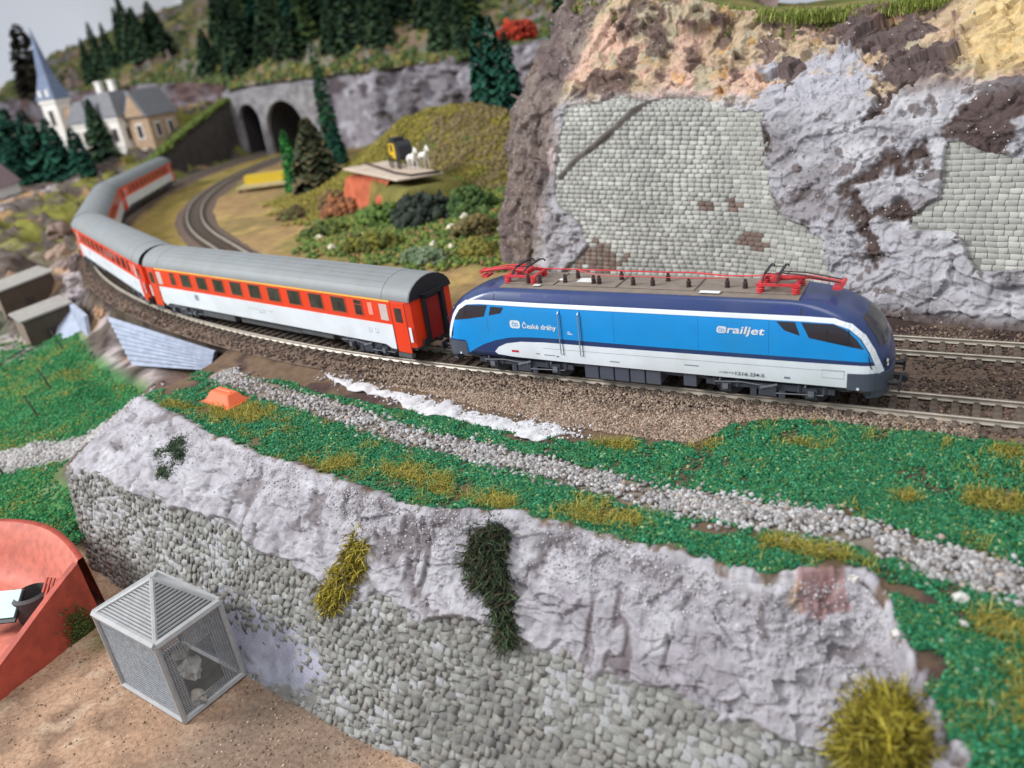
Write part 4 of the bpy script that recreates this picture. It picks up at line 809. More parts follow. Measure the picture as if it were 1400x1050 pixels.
def bogie(parent, cx, wheel_r, axles, frame_h, name='bogie', gauge=0.76, half=1.18):
    bg_ = MB()
    for s in (-1, 1):
        y = s*half
        bg_.b2(cx+axles[0]-.75, cx+axles[-1]+.75, y-.07, y+.07, frame_h-.12, frame_h+.12)
        for a in axles: bg_.box((cx+a, y+s*.08, wheel_r), (.38, .16, .40)).cyl((cx+a, y+s*.10, wheel_r), (cx+a, y+s*.22, wheel_r), .13, n=8)
        for k in (-.42, .42):
            for a in axles: bg_.cyl((cx+a+k, y+s*.02, wheel_r-.02), (cx+a+k, y+s*.02, frame_h+.18), .10, n=8)
        bg_.box((cx, y+s*.06, frame_h-.10), (.62, .2, .46)); bg_.box((cx+.5, y+s*.1, frame_h-.25), (.22, .12, .3)); bg_.box((cx-.5, y+s*.1, frame_h-.25), (.22, .12, .3))
    bg_.b2(cx-.4, cx+.4, -1.1, 1.1, frame_h-.15, frame_h+.25)
    dt = MB()
    for s in (-1, 1):
        y = s*(half+.16); dt.tube([(cx-1.9, y, frame_h+.05), (cx-.9, y, frame_h+.12), (cx+.2, y, frame_h+.02)], .03, 5); dt.tube([(cx+.3, y, frame_h-.2), (cx+1.9, y, frame_h-.12)], .025, 5); dt.cyl((cx-.25, y, frame_h-.05), (cx+.35, y+s*.0, frame_h+.14), .05, n=7)
        for a in axles: dt.box((cx+a, y+s*.06, wheel_r+.02), (.2, .06, .2)); dt.cyl((cx+a-.2, y, wheel_r+.22), (cx+a-.2, y, frame_h+.24), .045, n=6)
    b = bg_.build(name, L_under, parent); tag(dt.build('pipes_and_dampers', mat('worn_bogie_grey', lin(104, 106, 112), rough=.6, var=.2), b), kind='stuff')
    for a in axles:
        w_ = MB()
        for s in (-1, 1): w_.cyl((cx+a, s*(gauge-.02), wheel_r), (cx+a, s*(gauge+.09), wheel_r), wheel_r, n=20).cyl((cx+a, s*(gauge-.06), wheel_r), (cx+a, s*(gauge-.02), wheel_r), wheel_r+.035, n=20)
        w_.cyl((cx+a, -.8, wheel_r), (cx+a, .8, wheel_r), .09, n=8); w_.build('wheelset', L_black, b)
    return b

lo = thing('electric_locomotive', 'blue and white electric locomotive pulling the train, red pantographs folded on its roof', 'locomotive', (LX, 0, 0))
V, F = slices(list(zip(SZ, SL, SW))); mb = MB(); mb.add(V, F); body = mb.build('body', L_navy, lo, smooth=True)
me = body.data
for p_ in me.polygons:
    if abs(p_.normal.z) > 0.99 and p_.area > 3: p_.use_smooth = False
blue = [(0.90, 1.60), (1.14, 2.30), (1.32, 2.66), (1.60, 2.99), (1.99, 3.235), (2.6, 3.28), (5.3, 3.265), (10, 3.28), (15.6, 3.30), (16.45, 3.28), (16.93, 3.12), (17.32, 2.78), (17.60, 2.30), (17.76, 1.97), (15.6, 1.97), (10.26, 1.95), (6, 1.97), (4.9, 1.95), (4.4, 1.92), (3.86, 1.86), (3.2, 1.70), (2.6, 1.48), (2.1, 1.22), (1.72, 0.98), (1.68, 0.98), (1.68, 1.6)]
white = [(3.08, 1.17), (3.3, 1.40), (3.7, 1.59), (4.42, 1.72), (5.5, 1.77), (8, 1.77), (10.25, 1.78), (15.6, 1.81), (17.86, 1.84), (17.93, 1.56), (17.0, 1.52), (17.0, 0.97), (10.8, 0.96), (6.94, .96), (4, 1.0), (3.2, 1.06)]
stripe = ribbon([(0.74, 1.58), (1.0, 2.22), (1.20, 2.66), (1.5, 3.04), (1.95, 3.31), (2.6, 3.365), (5.3, 3.35), (10, 3.365), (15.6, 3.385), (16.5, 3.365), (17.02, 3.19), (17.42, 2.84), (17.72, 2.34), (17.92, 1.85), (18.02, 1.56)], 0.17)
wins = [[(1.16, 2.48), (1.42, 2.86), (1.66, 3.06), (2.0, 3.20), (3.0, 3.245), (2.78, 2.74), (2.0, 2.60)], [(3.16, 3.19), (3.78, 3.18), (3.6, 2.92), (3.02, 2.80)], [(15.47, 3.255), (16.5, 3.25), (16.88, 3.09), (17.22, 2.76), (17.46, 2.42), (15.74, 2.72)], [(14.65, 3.25), (15.27, 3.255), (15.44, 2.78), (14.93, 2.94)]]
for s in (-1, 1):
    skin('side_panel', blue, L_blue, lo, s, 0.008); skin('lower_panel', white, L_white, lo, s, 0.008); skin('stripe', stripe, L_white, lo, s, 0.022)
    for w_ in wins: skin('window', w_, L_glass, lo, s, 0.014)
    for a_, b_ in ((1.78, 1.86), (16.28, 16.33), (16.95, 17.0)): skin('window_bar', [(a_, 2.70 if a_ < 9 else 2.66), (b_, 2.70 if a_ < 9 else 2.66), (b_, 3.05), (a_, 3.05)], L_black, lo, s, 0.018)
    for x_ in (2.9, 8.6, 11.9, 14.4): skin('panel_seam', [(x_, 1.99), (x_+.012, 1.99), (x_+.012, 3.26 if x_ != 2.9 else 2.7), (x_, 3.26 if x_ != 2.9 else 2.7)], paint('seam_blue', (10, 104, 168), .5), lo, s, 0.0105)
    skin('panel_seam', [(5.4, 1.50), (16.9, 1.56), (16.9, 1.572), (5.4, 1.512)], L_grey, lo, s, 0.0105)
    # roof-flank grilles
    for x0, x1 in ((4.55, 5.6), (5.75, 6.75), (14.5, 15.35)): skin('flank_grille', [(x0, 3.50), (x1, 3.50), (x1-.03, 3.76), (x0+.03, 3.76)], paint('deep_navy_paint', (36, 52, 112), 0.35), lo, s, 0.006)
    for x0, x1 in ((3.29, 3.33), (15.42, 15.46)): skin('panel_gap', [(x0, 3.46), (x1, 3.46), (x1, 3.84), (x0, 3.84)], L_black, lo, s, 0.007)
    for x_ in (6.27, 7.14):
        r_ = MB(); y = s*1.545; r_.tube([(x_-LX, s*1.46, 3.13), (x_-LX, y, 3.08), (x_-LX, y, 1.36), (x_-LX, s*1.46, 1.30)], 0.022, 6); r_.build('handrail', L_steel, lo)
        skin('door_gap', [(x_+.07, 1.30), (x_+.095, 1.30), (x_+.095, 3.2), (x_+.07, 3.2)], L_dark, lo, s, 0.013)
    for x0, x1, z0, z1 in ((8.35, 8.75, 1.16, 1.20), (5.05, 5.25, 1.22, 1.26), (5.45, 5.95, 1.20, 1.235), (6.0, 6.12, 1.16, 1.22), (11.35, 11.9, 1.30, 1.34), (14.95, 15.15, 1.12, 1.20)): skin('stencil_mark', [(x0, z0), (x1, z0), (x1, z1), (x0, z1)], L_grey, lo, s, 0.013)
    skin('red_plate', [(3.92, 1.22), (4.26, 1.22), (4.26, 1.32), (3.92, 1.32)], paint('red_label', (196, 40, 52), 0.5), lo, s, 0.014)
    skin('hatch_outline', ribbon([(16.9, 1.60), (16.2, 1.60), (16.2, 1.30), (16.9, 1.30), (16.9, 1.61)], 0.015), L_grey, lo, s, 0.013)
y = -1.49
lg = sheet_panel('logo', [(x-LX, z) for x, z in rrect(4.0, 4.48, 2.31, 2.66, 0.11)], lambda u, v: (u, y, v), L_white, lo); text_part('logo_letters', 'ČD', 4.10-LX, 4.38-LX, 2.39, 2.60, y-.004, L_blue, lg, bold=0.02)
text_part('lettering', 'České dráhy', 4.58-LX, 6.13-LX, 2.27, 2.62, y, L_white, lo, bold=0.022)
lg = sheet_panel('logo', [(x-LX+0.12*(z-2.68), z) for x, z in rrect(12.58, 12.92, 2.70, 2.96, 0.09)], lambda u, v: (u, y, v), L_white, lo); text_part('logo_letters', 'ČD', 12.65-LX, 12.87-LX, 2.75, 2.91, y-.004, L_blue, lg, bold=0.02)
text_part('lettering', 'railjet', 12.95-LX, 14.28-LX, 2.62, 3.0, y, L_white, lo, shear=0.18, bold=0.02)
text_part('number', 'A-ÖBB 9181', 12.66-LX, 13.20-LX, 1.14, 1.22, y, L_dark, lo); text_part('number', '1216', 13.25-LX, 13.69-LX, 1.10, 1.235, y, L_dark, lo, bold=0.012); text_part('number', '234-5', 13.76-LX, 14.26-LX, 1.10, 1.235, y, L_dark, lo, bold=0.012)
mb = MB()
for k in range(3): mb.b2(6.62-LX, 6.72-LX+.06*k, y-.001, y+.001, 2.30-.05*k, 2.325-.05*k)
mb.build('stencil_mark', L_white, lo)
# noses: windscreens, lamps, skirts, couplings
for e in (-1, 1):
    ws = [(-1.12, 2.42), (1.12, 2.42), (1.05, 3.12), (0.8, 3.34), (-0.8, 3.34), (-1.05, 3.12)]
    sheet_panel('windscreen', ws, lambda u, v: (e*(loco_front(u, v)+.012), u, v), L_glass, lo, list(np.arange(-1.1, 1.15, .1)), list(np.arange(2.4, 3.4, .1)))
    for s in (-1, 1):
        hl_ = sheet_panel('headlight', [(s*q, z) for q, z in rrect(0.78, 1.12, 1.68, 1.98, 0.07)], lambda u, v: (e*(loco_front(u, v)+.012), u, v), L_black, lo, list(np.arange(-1.1, 1.15, .1)), ())
        for zc, ry in ((1.90, .07), (1.76, .06)):
            sheet_panel('lens', [(s*0.95+ry*math.cos(a*PI/6), zc+ry*math.sin(a*PI/6)) for a in range(12)], lambda u, v: (e*(loco_front(u, v)+.02), u, v), L_lamp, hl_)
    sk = MB(); pl_ = [(x, y_) for x, y_ in plan(8.98, 1.50) if x*1 > 0]; pl_ = [(7.65, -1.50)] + [(x, y_) for x, y_ in pl_] + [(7.65, 1.50)]
    M = Matrix.Translation((0, 0, 0.92)) @ Matrix.Rotation(0 if e > 0 else PI, 4, 'Z'); sk.prism(pl_, 0.60, M)
    lw = [(8.25, -1.45)] + [(x-.04, y_*.965) for x, y_ in plan(8.98, 1.50) if x > 8.3] + [(8.25, 1.45)]; sk.prism(lw, 0.30, Matrix.Translation((0, 0, 0.64)) @ Matrix.Rotation(0 if e > 0 else PI, 4, 'Z'))
    sko = sk.build('skirt', L_skirt, lo)
    for s in (-1, 1):
        b_ = MB(); b_.cyl((e*8.75, s*.88, 1.06), (e*9.20, s*.88, 1.06), .09, n=10).box((e*9.23, s*.88, 1.06), (.06, .56, .36)); b_.build('buffer', L_black, lo)
        MB().cyl((e*8.0, s*1.502, 0.99), (e*8.0, s*1.52, 0.99), .05, n=8).build('marker', L_lamp, sko); MB().b2(e*8.3-.12, e*8.3+.12, s*1.50, s*1.515, .78, .90).build('step', L_black, sko)
    MB().b2(e*8.7, e*9.35, -.12, .12, .86, 1.02).cyl((e*9.3, -.16, .9), (e*9.3, .16, .9), .12, n=10).build('coupling', L_black, lo)
    MB().tube([(e*8.86, -.95, 2.30), (e*8.84, -.3, 2.75)], .018, 5).build('wiper', L_black, lo)
    MB().tube([(e*8.42, -1.36, 1.62), (e*8.36, -1.42, 1.78), (e*8.30, -1.43, 2.0), (e*8.27, -1.42, 2.15)], .022, 5).build('grab_rail', L_black, lo)
bogie(lo, -5.0, 0.56, (-1.5, 1.5), 0.66); bogie(lo, 5.0, 0.56, (-1.5, 1.5), 0.66)
MB().b2(-7.6, 7.6, -1.15, 1.15, 0.70, 0.95).build('underframe', L_under, lo)
for x0, x1, z0 in ((-2.2, -1.6, .30), (-1.55, -0.95, .30), (-.9, -.3, .30), (-.25, .35, .30), (.4, 1.0, .30), (1.9, 2.4, .38)):
    MB().b2(x0, x1, -1.32, 1.32, z0, .93).build('equipment_box', L_skirt, lo, bevel=0.02)
# roof
MB().b2(-5.9, 5.95, -1.06, 1.06, 3.85, 3.925).build('roof_deck', L_roof, lo)
for x0, x1 in ((-5.8, -3.6), (-3.5, -.9), (-.8, 2.2), (2.3, 5.8)): MB().b2(x0, x1, -.62, .98, 3.92, 3.975).build('roof_hatch', L_roof, lo, bevel=0.015)
for x0, x1, y0, y1 in ((-2.75, -2.1, -.2, .3), (2.45, 3.2, -.92, -.66), (-4.4, -4.1, -.9, -.7), (-3.6, -3.35, -.1, .2)): MB().b2(x0, x1, y0, y1, 3.976, 3.985).build('roof_cover', L_step, lo)
ib = [(.10, 0), (.10, .05), (.07, .06), (.10, .10), (.07, .12), (.10, .16), (.07, .18), (.10, .22), (.06, .24), (.06, .34)]
for x_, y_ in ((-4.75, -.55), (-4.25, -.5), (-1.95, -.30), (-1.7, -.32), (-.28, -.32), (.5, -.30), (1.9, -.30), (3.3, -.18), (3.95, -.2), (-2.9, .30), (-3.2, -.3), (-1.0, .3), (.9, .3)): MB().lathe((x_, y_, 3.97), ib, 10).build('insulator', L_ins, lo)
MB().tube([(-5.2, .3, 4.40), (-4.6, .28, 4.34), (-2.8, .30, 4.33), (-.3, .28, 4.33), (1.0, .28, 4.33), (2.0, .24, 4.36), (3.2, -.16, 4.40), (4.0, -.10, 4.40), (4.9, .0, 4.42)], .03, 6).build('roof_cable', L_red, lo)
MB().tube([(-2.9, .30, 4.30), (-1.7, -.30, 4.30), (-.3, -.32, 4.31), (.5, -.3, 4.31), (1.9, -.3, 4.31), (3.3, -.18, 4.32)], .018, 5).build('roof_cable', L_red, lo)
def pantograph(e):
    pg = MB()
    for x_ in (4.55, 5.75):
        for y_ in (-.5, .5): pg.lathe((e*x_, y_, 3.93), [(.13, 0), (.15, .04), (.11, .07), (.15, .11), (.11, .14), (.15, .18), (.11, .21), (.13, .26)], 12)
    pg.b2(e*4.4, e*5.9, -.56, -.44, 4.19, 4.27).b2(e*4.4, e*5.9, .44, .56, 4.19, 4.27)
    for x_ in (4.5, 5.75): pg.b2(e*(x_-.06), e*(x_+.06), -.55, .55, 4.192, 4.262)
    p_ = pg.build('pantograph', L_red, lo)
    MB().tube([(e*4.9, 0, 4.30), (e*6.1, 0, 4.40), (e*7.25, 0, 4.24)], [.09, .075, .06], 8).build('lower_arm', L_red, p_)
    MB().tube([(e*7.2, .18, 4.28), (e*6.0, .16, 4.50), (e*5.1, .10, 4.56)], .03, 6).tube([(e*7.2, -.18, 4.28), (e*6.0, -.16, 4.50), (e*5.1, -.10, 4.56)], .03, 6).tube([(e*5.4, -.16, 4.52), (e*5.4, .16, 4.52)], .02, 5).build('upper_arm', L_red if e < 0 else L_ins, p_)
    MB().cyl((e*7.22, -.24, 4.26), (e*7.22, .24, 4.26), .08, n=10).box((e*7.05, 0, 4.08), (.3, .5, .1)).build('knee_joint', L_red, p_)
    h = MB()
    for x_ in (4.72, 5.22): h.tube([(e*x_, -1.0, 4.46), (e*x_, -.88, 4.57), (e*x_, -.6, 4.64), (e*x_, .6, 4.64), (e*x_, .88, 4.57), (e*x_, 1.0, 4.46)], .03, 6).b2(e*x_-.045, e*x_+.045, -.58, .58, 4.65, 4.685)
    for y_ in (-.45, .45): h.tube([(e*4.72, y_, 4.62), (e*5.22, y_, 4.62)], .02, 5)
    h.build('collector_head', L_black, p_)
    MB().tube([(e*4.9, .1, 4.3), (e*4.75, .25, 4.42), (e*4.5, .2, 4.40)], .025, 5).box((e*5.0, 0, 4.33), (.3, .42, .16)).cyl((e*4.97, -.3, 4.36), (e*4.97, .3, 4.36), .09, n=10).build('drive', L_red, p_)
for e in (-1, 1): pantograph(e)

# ---- coaches
K_red = paint('signal_red_paint', (234, 62, 26), 0.36); K_white = paint('coach_white_paint', (228, 232, 238), 0.38); K_roof = mat('coach_roof_grey', lin(128, 132, 134), rough=0.55, var=0.06, scale=1.5, bump=0.05, bscale=12, hue=(lin(122, 120, 114), .4))
K_yel = paint('yellow_stripe', (246, 190, 84), 0.5); K_dark = mat('coach_end_dark', lin(62, 46, 46), rough=0.6, var=0.1); K_glass = mat('coach_window', lin(66, 52, 52), rough=0.12, var=0.55, scale=1.6, spec=0.6); K_wc = mat('milk_glass', lin(208, 188, 184), rough=0.35, var=0.06)
K_end = paint('dark_red_gangway', (150, 30, 26), 0.5); K_chas = mat('coach_chassis', lin(84, 86, 88), rough=0.7, var=0.2, scale=3, bump=0.1); K_frame = paint('window_frame_red', (196, 70, 44), 0.45)
CLN = 23.6; HW = 1.41
def make_coach(first):
    t = thing('passenger_coach', '', 'coach')
    # shell: sides and ends
    b = MB(); prof = [(-HW, 0.9), (-HW, 3.10), (-1.30, 3.30), (1.30, 3.30), (HW, 3.10), (HW, 0.9)]
    xs_ = [(0.0, .93), (-.25, 1.0), (-CLN+.25, 1.0), (-CLN, .93)]; V = []; F = []
    for x, k in xs_: V += [(x, y*k, z) for y, z in prof]
    n = len(prof)
    for i in range(3):
        for k in range(n): F.append((i*n+k, (i+1)*n+k, (i+1)*n+(k+1) % n, i*n+(k+1) % n))
    F += [tuple(range(n)), tuple(range(4*n-1, 3*n-1, -1))]; b.add(V, F); b.build('body', K_red, t)
    # roof: arched, with raised ribs
    rp = [(-1.425, 3.10), (-1.40, 3.24), (-1.28, 3.48), (-1.06, 3.70), (-.74, 3.88), (-.38, 3.99), (0, 4.03), (.38, 3.99), (.74, 3.88), (1.06, 3.70), (1.28, 3.48), (1.40, 3.24), (1.425, 3.10)]
    r_ = MB(); V = []; F = []; st = [(0.05, .985, 3.08), (-.05, 1, 3.08), (-CLN+.05, 1, 3.08), (-CLN-.05, .985, 3.08)]
    for x, k, _ in st: V += [(x, y*k, 3.1+(z-3.1)*k) for y, z in rp]
    n = len(rp)
    for i in range(3):
        for k in range(n-1): F.append((i*n+k, (i+1)*n+k, (i+1)*n+k+1, i*n+k+1))
    F += [tuple(range(n)), tuple(range(4*n-1, 3*n-1, -1))]; r_.add(V, F); ro = r_.build('roof', K_roof, t, smooth=True)
    for p_ in ro.data.polygons:
        if abs(p_.normal.x) > 0.9: p_.use_smooth = False
    rb = MB()
    for q in (-1.17, -.92, -.66, -.38, 0, .38, .66, .92, 1.17):
        z = float(np.interp(q, [a for a, _ in rp], [c for _, c in rp])); sl = math.atan2(float(np.interp(q+.05, [a for a, _ in rp], [c for _, c in rp]))-z, .05)
        rb.box((-CLN/2, q, z+.004), (CLN-3.4, .05, .022), tilt=(sl, 'X'))
    rb.build('roof_ribs', K_roof, ro)
    for x in (-1.72, -CLN+1.72): 
        g = MB()
        for k in range(n-1): g.tube([(x, rp[k][0]*1.002, rp[k][1]+.003), (x, rp[k+1][0]*1.002, rp[k+1][1]+.003)], .008, 4)
        g.build('roof_seam', K_chas, ro)
    for s in (-1, 1):
        y0 = s*HW; pn = lambda nm, x0, x1, z0, z1, m_, d, par=t: MB().b2(x0, x1, y0+s*.001, y0+s*d, z0, z1).build(nm, m_, par)
        low = [(-1.30, .90), (-1.30, 1.90), (-22.30, 1.90), (-22.30, .90), (-22.0, .90)]
        MB().prism([(-22.32, .92), (-22.0, .70), (-21.6, .86), (-18.9, .86), (-4.6, .86), (-2.0, .86), (-1.62, .70), (-1.30, .70), (-1.30, 1.90), (-22.32, 1.90)], .014, Matrix.Translation((0, y0+(.014 if s > 0 else 0), 0)) @ Matrix.Rotation(PI/2, 4, 'X')).build('lower_panel', K_white, t)
        if first: pn('yellow_stripe', -22.3, -1.25, 3.00, 3.085, K_yel, .016)
        for xc, wd_ in [(-3.48, .50)] + [(-4.92-1.744*k, 1.0) for k in range(9)] + [(-20.36, .50)]:
            f = pn('window', xc-wd_/2, xc+wd_/2, 2.16, 2.89, K_glass, .014)
            fr = MB(); a, c = xc-wd_/2-.05, xc+wd_/2+.05
            for u0, u1, v0, v1 in ((a, c, 2.11, 2.16), (a, c, 2.89, 2.94), (a, a+.05, 2.16, 2.89), (c-.05, c, 2.16, 2.89)): fr.b2(u0, u1, y0+s*.001, y0+s*.02, v0, v1)
            if wd_ < .6 or round(-xc*10) % 5 == 0: fr.b2(a+.05, c-.05, y0+s*.001, y0+s*.019, 2.66, 2.69)
            fr.build('frame', K_frame, f)
        for xc in (-1.72, -21.95): pn('frosted_window', xc-.27, xc+.25, 2.08, 2.86, K_wc, .014)
        pn('emblem', -2.78, -2.48, 2.25, 2.85, paint('pale_emblem', (246, 150, 130), .5), .013)
        for xc, sg in ((-.74, 1), (-CLN+.74, -1)):
            d = MB().b2(xc-.48, xc+.42, y0*.965, y0+s*.010, .60, 3.02).build('door', K_red, t, bevel=.01)
            MB().b2(xc-.26, xc+.20, y0+s*.011, y0+s*.02, 2.08, 2.76).build('pane', K_glass, d); MB().b2(xc-.46, xc+.40, y0-s*.2, y0+s*.05, .36, .56).build('step', K_chas, d)
            for q in (-.50, .44): MB().b2(xc+q-.012, xc+q+.012, y0+s*.0, y0+s*.0125, .9, 3.02).build('door_seam', K_dark, d)
            MB().b2(xc+sg*.50, xc+sg*.66, y0+s*.0, y0+s*.013, 1.18, 1.89).build('corner_panel', K_white, t)
    text_part('stencil', '50 54 20-41 302-1 Bpz', -12.9, -10.6, 1.46, 1.53, -HW-.017, L_grey, t); text_part('stencil', 'BHV', -11.9, -11.4, 1.33, 1.40, -HW-.017, L_grey, t)
    lg = MB().b2(-18.35, -17.95, -HW-.017, -HW-.015, 1.40, 1.72).build('logo', L_grey, t); text_part('logo_letters', 'ČD', -18.29, -18.01, 1.47, 1.66, -HW-.02, K_white, lg)
    for x0, x1 in ((-3.0, -2.8), (-2.55, -2.35)):
        MB().b2(x0, x1, -HW-.0165, -HW-.015, 1.35, 1.37).b2(x0, x0+.02, -HW-.0165, -HW-.015, 1.37, 1.6).b2(x1-.02, x1, -HW-.0165, -HW-.015, 1.37, 1.6).build('stencil', L_grey, t)
    for e, x in ((1, 0.0), (-1, -CLN)):
        MB().b2(x, x+e*.10, -.62, .62, 0.95, 3.15).b2(x+e*.10, x+e*.24, -.70, -.52, 0.95, 3.25).b2(x+e*.10, x+e*.24, .52, .70, 0.95, 3.25).b2(x+e*.10, x+e*.24, -.70, .70, 3.08, 3.26).build('gangway', L_black, t)
        MB().b2(x+e*.10, x+e*.115, -.40, .40, 1.0, 2.95).build('end_door', K_end, t)
        for s in (-1, 1): MB().cyl((x-e*.1, s*.88, 1.05), (x+e*.24, s*.88, 1.05), .09, n=10).cyl((x+e*.22, s*.88, 1.05), (x+e*.26, s*.88, 1.05), .22, n=12).build('buffer', L_black, t)
        MB().b2(min(x-e*.5, x+e*.3), max(x-e*.5, x+e*.3), -.10, .10, .82, 1.0).build('coupling', L_black, t)
    for e, x in ((1, .055), (-1, -CLN-.055)):
        ev = [(x+e*.004, y_*.97, 3.1+(z_-3.1)*.97) for y_, z_ in rp]; MB().add(ev, [tuple(range(n)) if e > 0 else tuple(range(n-1, -1, -1))]).build('roof_end', L_black, ro)
    MB().b2(-CLN+.1, -.1, -1.28, 1.28, .74, .92).build('underframe', K_chas, t)
    for x0, x1, z0, yy in ((-18.6, -14.9, .34, 1.25), (-14.6, -9.0, .30, 1.05), (-8.8, -6.2, .42, 1.2)): MB().b2(x0, x1, -yy, yy, z0, .74).build('equipment_box', K_chas, t, bevel=.04)
    bogie(t, -3.45, .46, (-1.2, 1.2), .58); bogie(t, -20.15, .46, (-1.2, 1.2), .58)
    return t
coach1 = make_coach(True); coach2 = make_coach(False)
labs = ['red and white coach with yellow roof-edge stripe, coupled behind the blue locomotive', 'red and white coach second behind the locomotive, in the bend', 'red and white coach third behind the locomotive, mostly hidden by the bend', 'last red and white coach of the train, beside the dark wall']
cs = [coach1, coach2, copy_tree(coach2), copy_tree(coach2)]
for k, c in enumerate(cs):
    s0 = 3.0 + k*(CLN+0.5); x0, y0, _ = track_main(s0); x1, y1, _ = track_main(s0+CLN)
    c.location = (x0, y0, 0); c.rotation_euler = (0, 0, math.atan2(y0-y1, x0-x1)); tag(c, labs[k], 'coach', 'coaches of the train')

# ================================================================== BUILDINGS AND WALLS
B_conc = mat('portal_concrete', lin(146, 142, 144), rough=0.95, var=0.4, scale=0.7, bump=0.8, bscale=1.6, dist=0.4); B_darkin = mat('dark_bore_lining', lin(54, 50, 52), rough=0.95, var=0.2, scale=0.8)  # both bores are lined in one even dark grey
# tunnel portal with two openings
PX = [(-91.6, 2.6), (-83.4, 4.5)]; PYW = 76.6
def arch(xc, hw, h, n=14):
    r = hw; pts = [(xc-hw, -0.6)]
    for k in range(n+1):
        a = PI - PI*k/n; pts.append((xc+hw*math.cos(a), h-r*1.15+r*1.15*math.sin(a)))
    return pts + [(xc+hw, -0.6)]
tp_ = thing('tunnel_portal', 'grey double tunnel portal with two dark arches below the far cliff', 'tunnel portal', (-86.5, PYW, 0))
H_ = 8.3; xa, xb = -97.0, -75.5; a1 = arch(PX[0][0], PX[0][1], H_); a2 = arch(PX[1][0], PX[1][1], H_)
poly = [(xa, -0.6)] + a1 + a2 + [(xb, -0.6), (xb, 9.6), (-78, 10.6), (-84, 10.9), (-92, 10.6), (xa, 10.0)]
M = Matrix.Translation((86.5, 0.9, 0)) @ Matrix.Rotation(PI/2, 4, 'X'); MB().prism(poly, 1.4, M).build('wall', B_conc, tp_)
for xc, hw in PX:
    rg = MB(); q = arch(xc, hw+.02, H_); q2 = arch(xc, hw+.75, H_+.8)
    for k in range(len(q)-1): rg.prism([q[k], q[k+1], q2[k+1], q2[k]], .25, Matrix.Translation((86.5, -.49, 0)) @ Matrix.Rotation(PI/2, 4, 'X'))
    rg.build('arch_ring', B_conc, tp_)
    tn = np.array([[(x+86.5, y, z) for x, z in arch(xc, hw, H_)] for y in np.linspace(0.2, 26, 8)]); tn[..., 0] += np.linspace(0, 1, 8)[:, None]**2*6
    sheet('bore', tn, B_darkin, parent=tp_)
# dark wall outside the curve
dw_ = thing('retaining_wall', 'long dark brown retaining wall rising towards the left tunnel arch', 'wall'); q = []
for a in np.linspace(1.10, 1.385, 40):
    h = float(np.interp(a, [1.10, 1.16, 1.385], [2.4, 3.8, 9.4])); r = R0+4.4; c_, s_ = math.sin(a), math.cos(a); q.append([(CX-(r+d)*c_, CY-(r+d)*s_, z) for d, z in ((0, -.6), (0.1, h*.5), (.25, h), (.9, h+.05), (.9, -.6))])
q = np.array(q); q[..., :2] += 0.12*fbm(q, 0.5, 3, 8)[..., None]; sheet('wall', q, mat('dark_wall', lin(66, 60, 56), rough=0.95, var=0.3, scale=0.8, bump=0.5, bscale=3, dist=0.2), parent=dw_, smooth=False)
n = 2600; a = rng.uniform(1.10, 1.385, n); r = R0+4.9+rng.normal(0, .35, n); h = np.interp(a, [1.10, 1.16, 1.385], [2.4, 3.8, 9.4]); scatter('turf', xyz(CX-r*np.sin(a), CY-r*np.cos(a), h+rng.uniform(-.1, .35, n)), rng.uniform(.12, .3, n), OCT, colvar(n, [lin(104, 118, 58), lin(84, 100, 46)], [.5, .5]), M_turf)
# leaning shingle panel below the track
S_ = mat('blue_grey_shingle', lin(150, 158, 176), rough=0.8, var=0.18, scale=1.6, bump=0.3, bscale=6); sp = thing('shingle_panel', 'leaning blue-grey panel of overlapping shingle courses below the coaches', 'panel')
TL, TR, BR, BL = Vector((-31.8, 3.9, -1.15)), Vector((-16.9, .55, -1.15)), Vector((-17.5, .35, -2.35)), Vector((-27.6, 1.9, -3.6)); nn = (TR-TL).cross(BL-TL).normalized(); nn = nn if nn.y < 0 else -nn
NC = 9
for v in (TL, TR, BR, BL): v += Vector((-.12, -.45, .05))
for k in range(NC):
    v0, v1 = k/NC, (k+1.12)/NC; l0 = TL.lerp(BL, v0); r0 = TR.lerp(BR, v0); l1 = TL.lerp(BL, v1); r1 = TR.lerp(BR, v1); V = []; m_ = 24
    for j in range(m_+1):
        u = j/m_; a = l0.lerp(r0, u); b = l1.lerp(r1, u); e = 0.02*math.sin(j*7.3+k*3); V += [a+nn*.03, b+nn*(.16+e), b+nn*(.02)]
    F = []
    for j in range(m_): F += [(3*j, 3*j+3, 3*j+4, 3*j+1), (3*j+1, 3*j+4, 3*j+5, 3*j+2)]
    mb = MB(); mb.add(V, F); mb.build('shingle_course', S_, sp)
mb = MB(); off = -nn*.12; mb.add([TL, TR, BR, BL, TL+off, TR+off, BR+off, BL+off], [(0, 1, 2, 3), (7, 6, 5, 4), (0, 4, 5, 1), (1, 5, 6, 2), (2, 6, 7, 3), (3, 7, 4, 0)]); mb.build('backing', mat('panel_backing', lin(96, 98, 108), rough=.9), sp)
# small grey slab further along
mb = MB(); V = [Vector(v) for v in ((-44.2, 7.6, -1.9), (-36.5, 4.3, -1.7), (-35.5, 3.4, -3.6), (-41.5, 4.0, -4.2))]; V2 = [v+Vector((.05, .35, .05)) for v in V]; mb.add(V+V2, [(0, 3, 2, 1), (4, 5, 6, 7), (0, 1, 5, 4), (1, 2, 6, 5), (2, 3, 7, 6), (3, 0, 4, 7)])
tag(mb.build('concrete_slab', S_, bevel=.04), 'small plain grey slab behind the dark shed', 'slab')
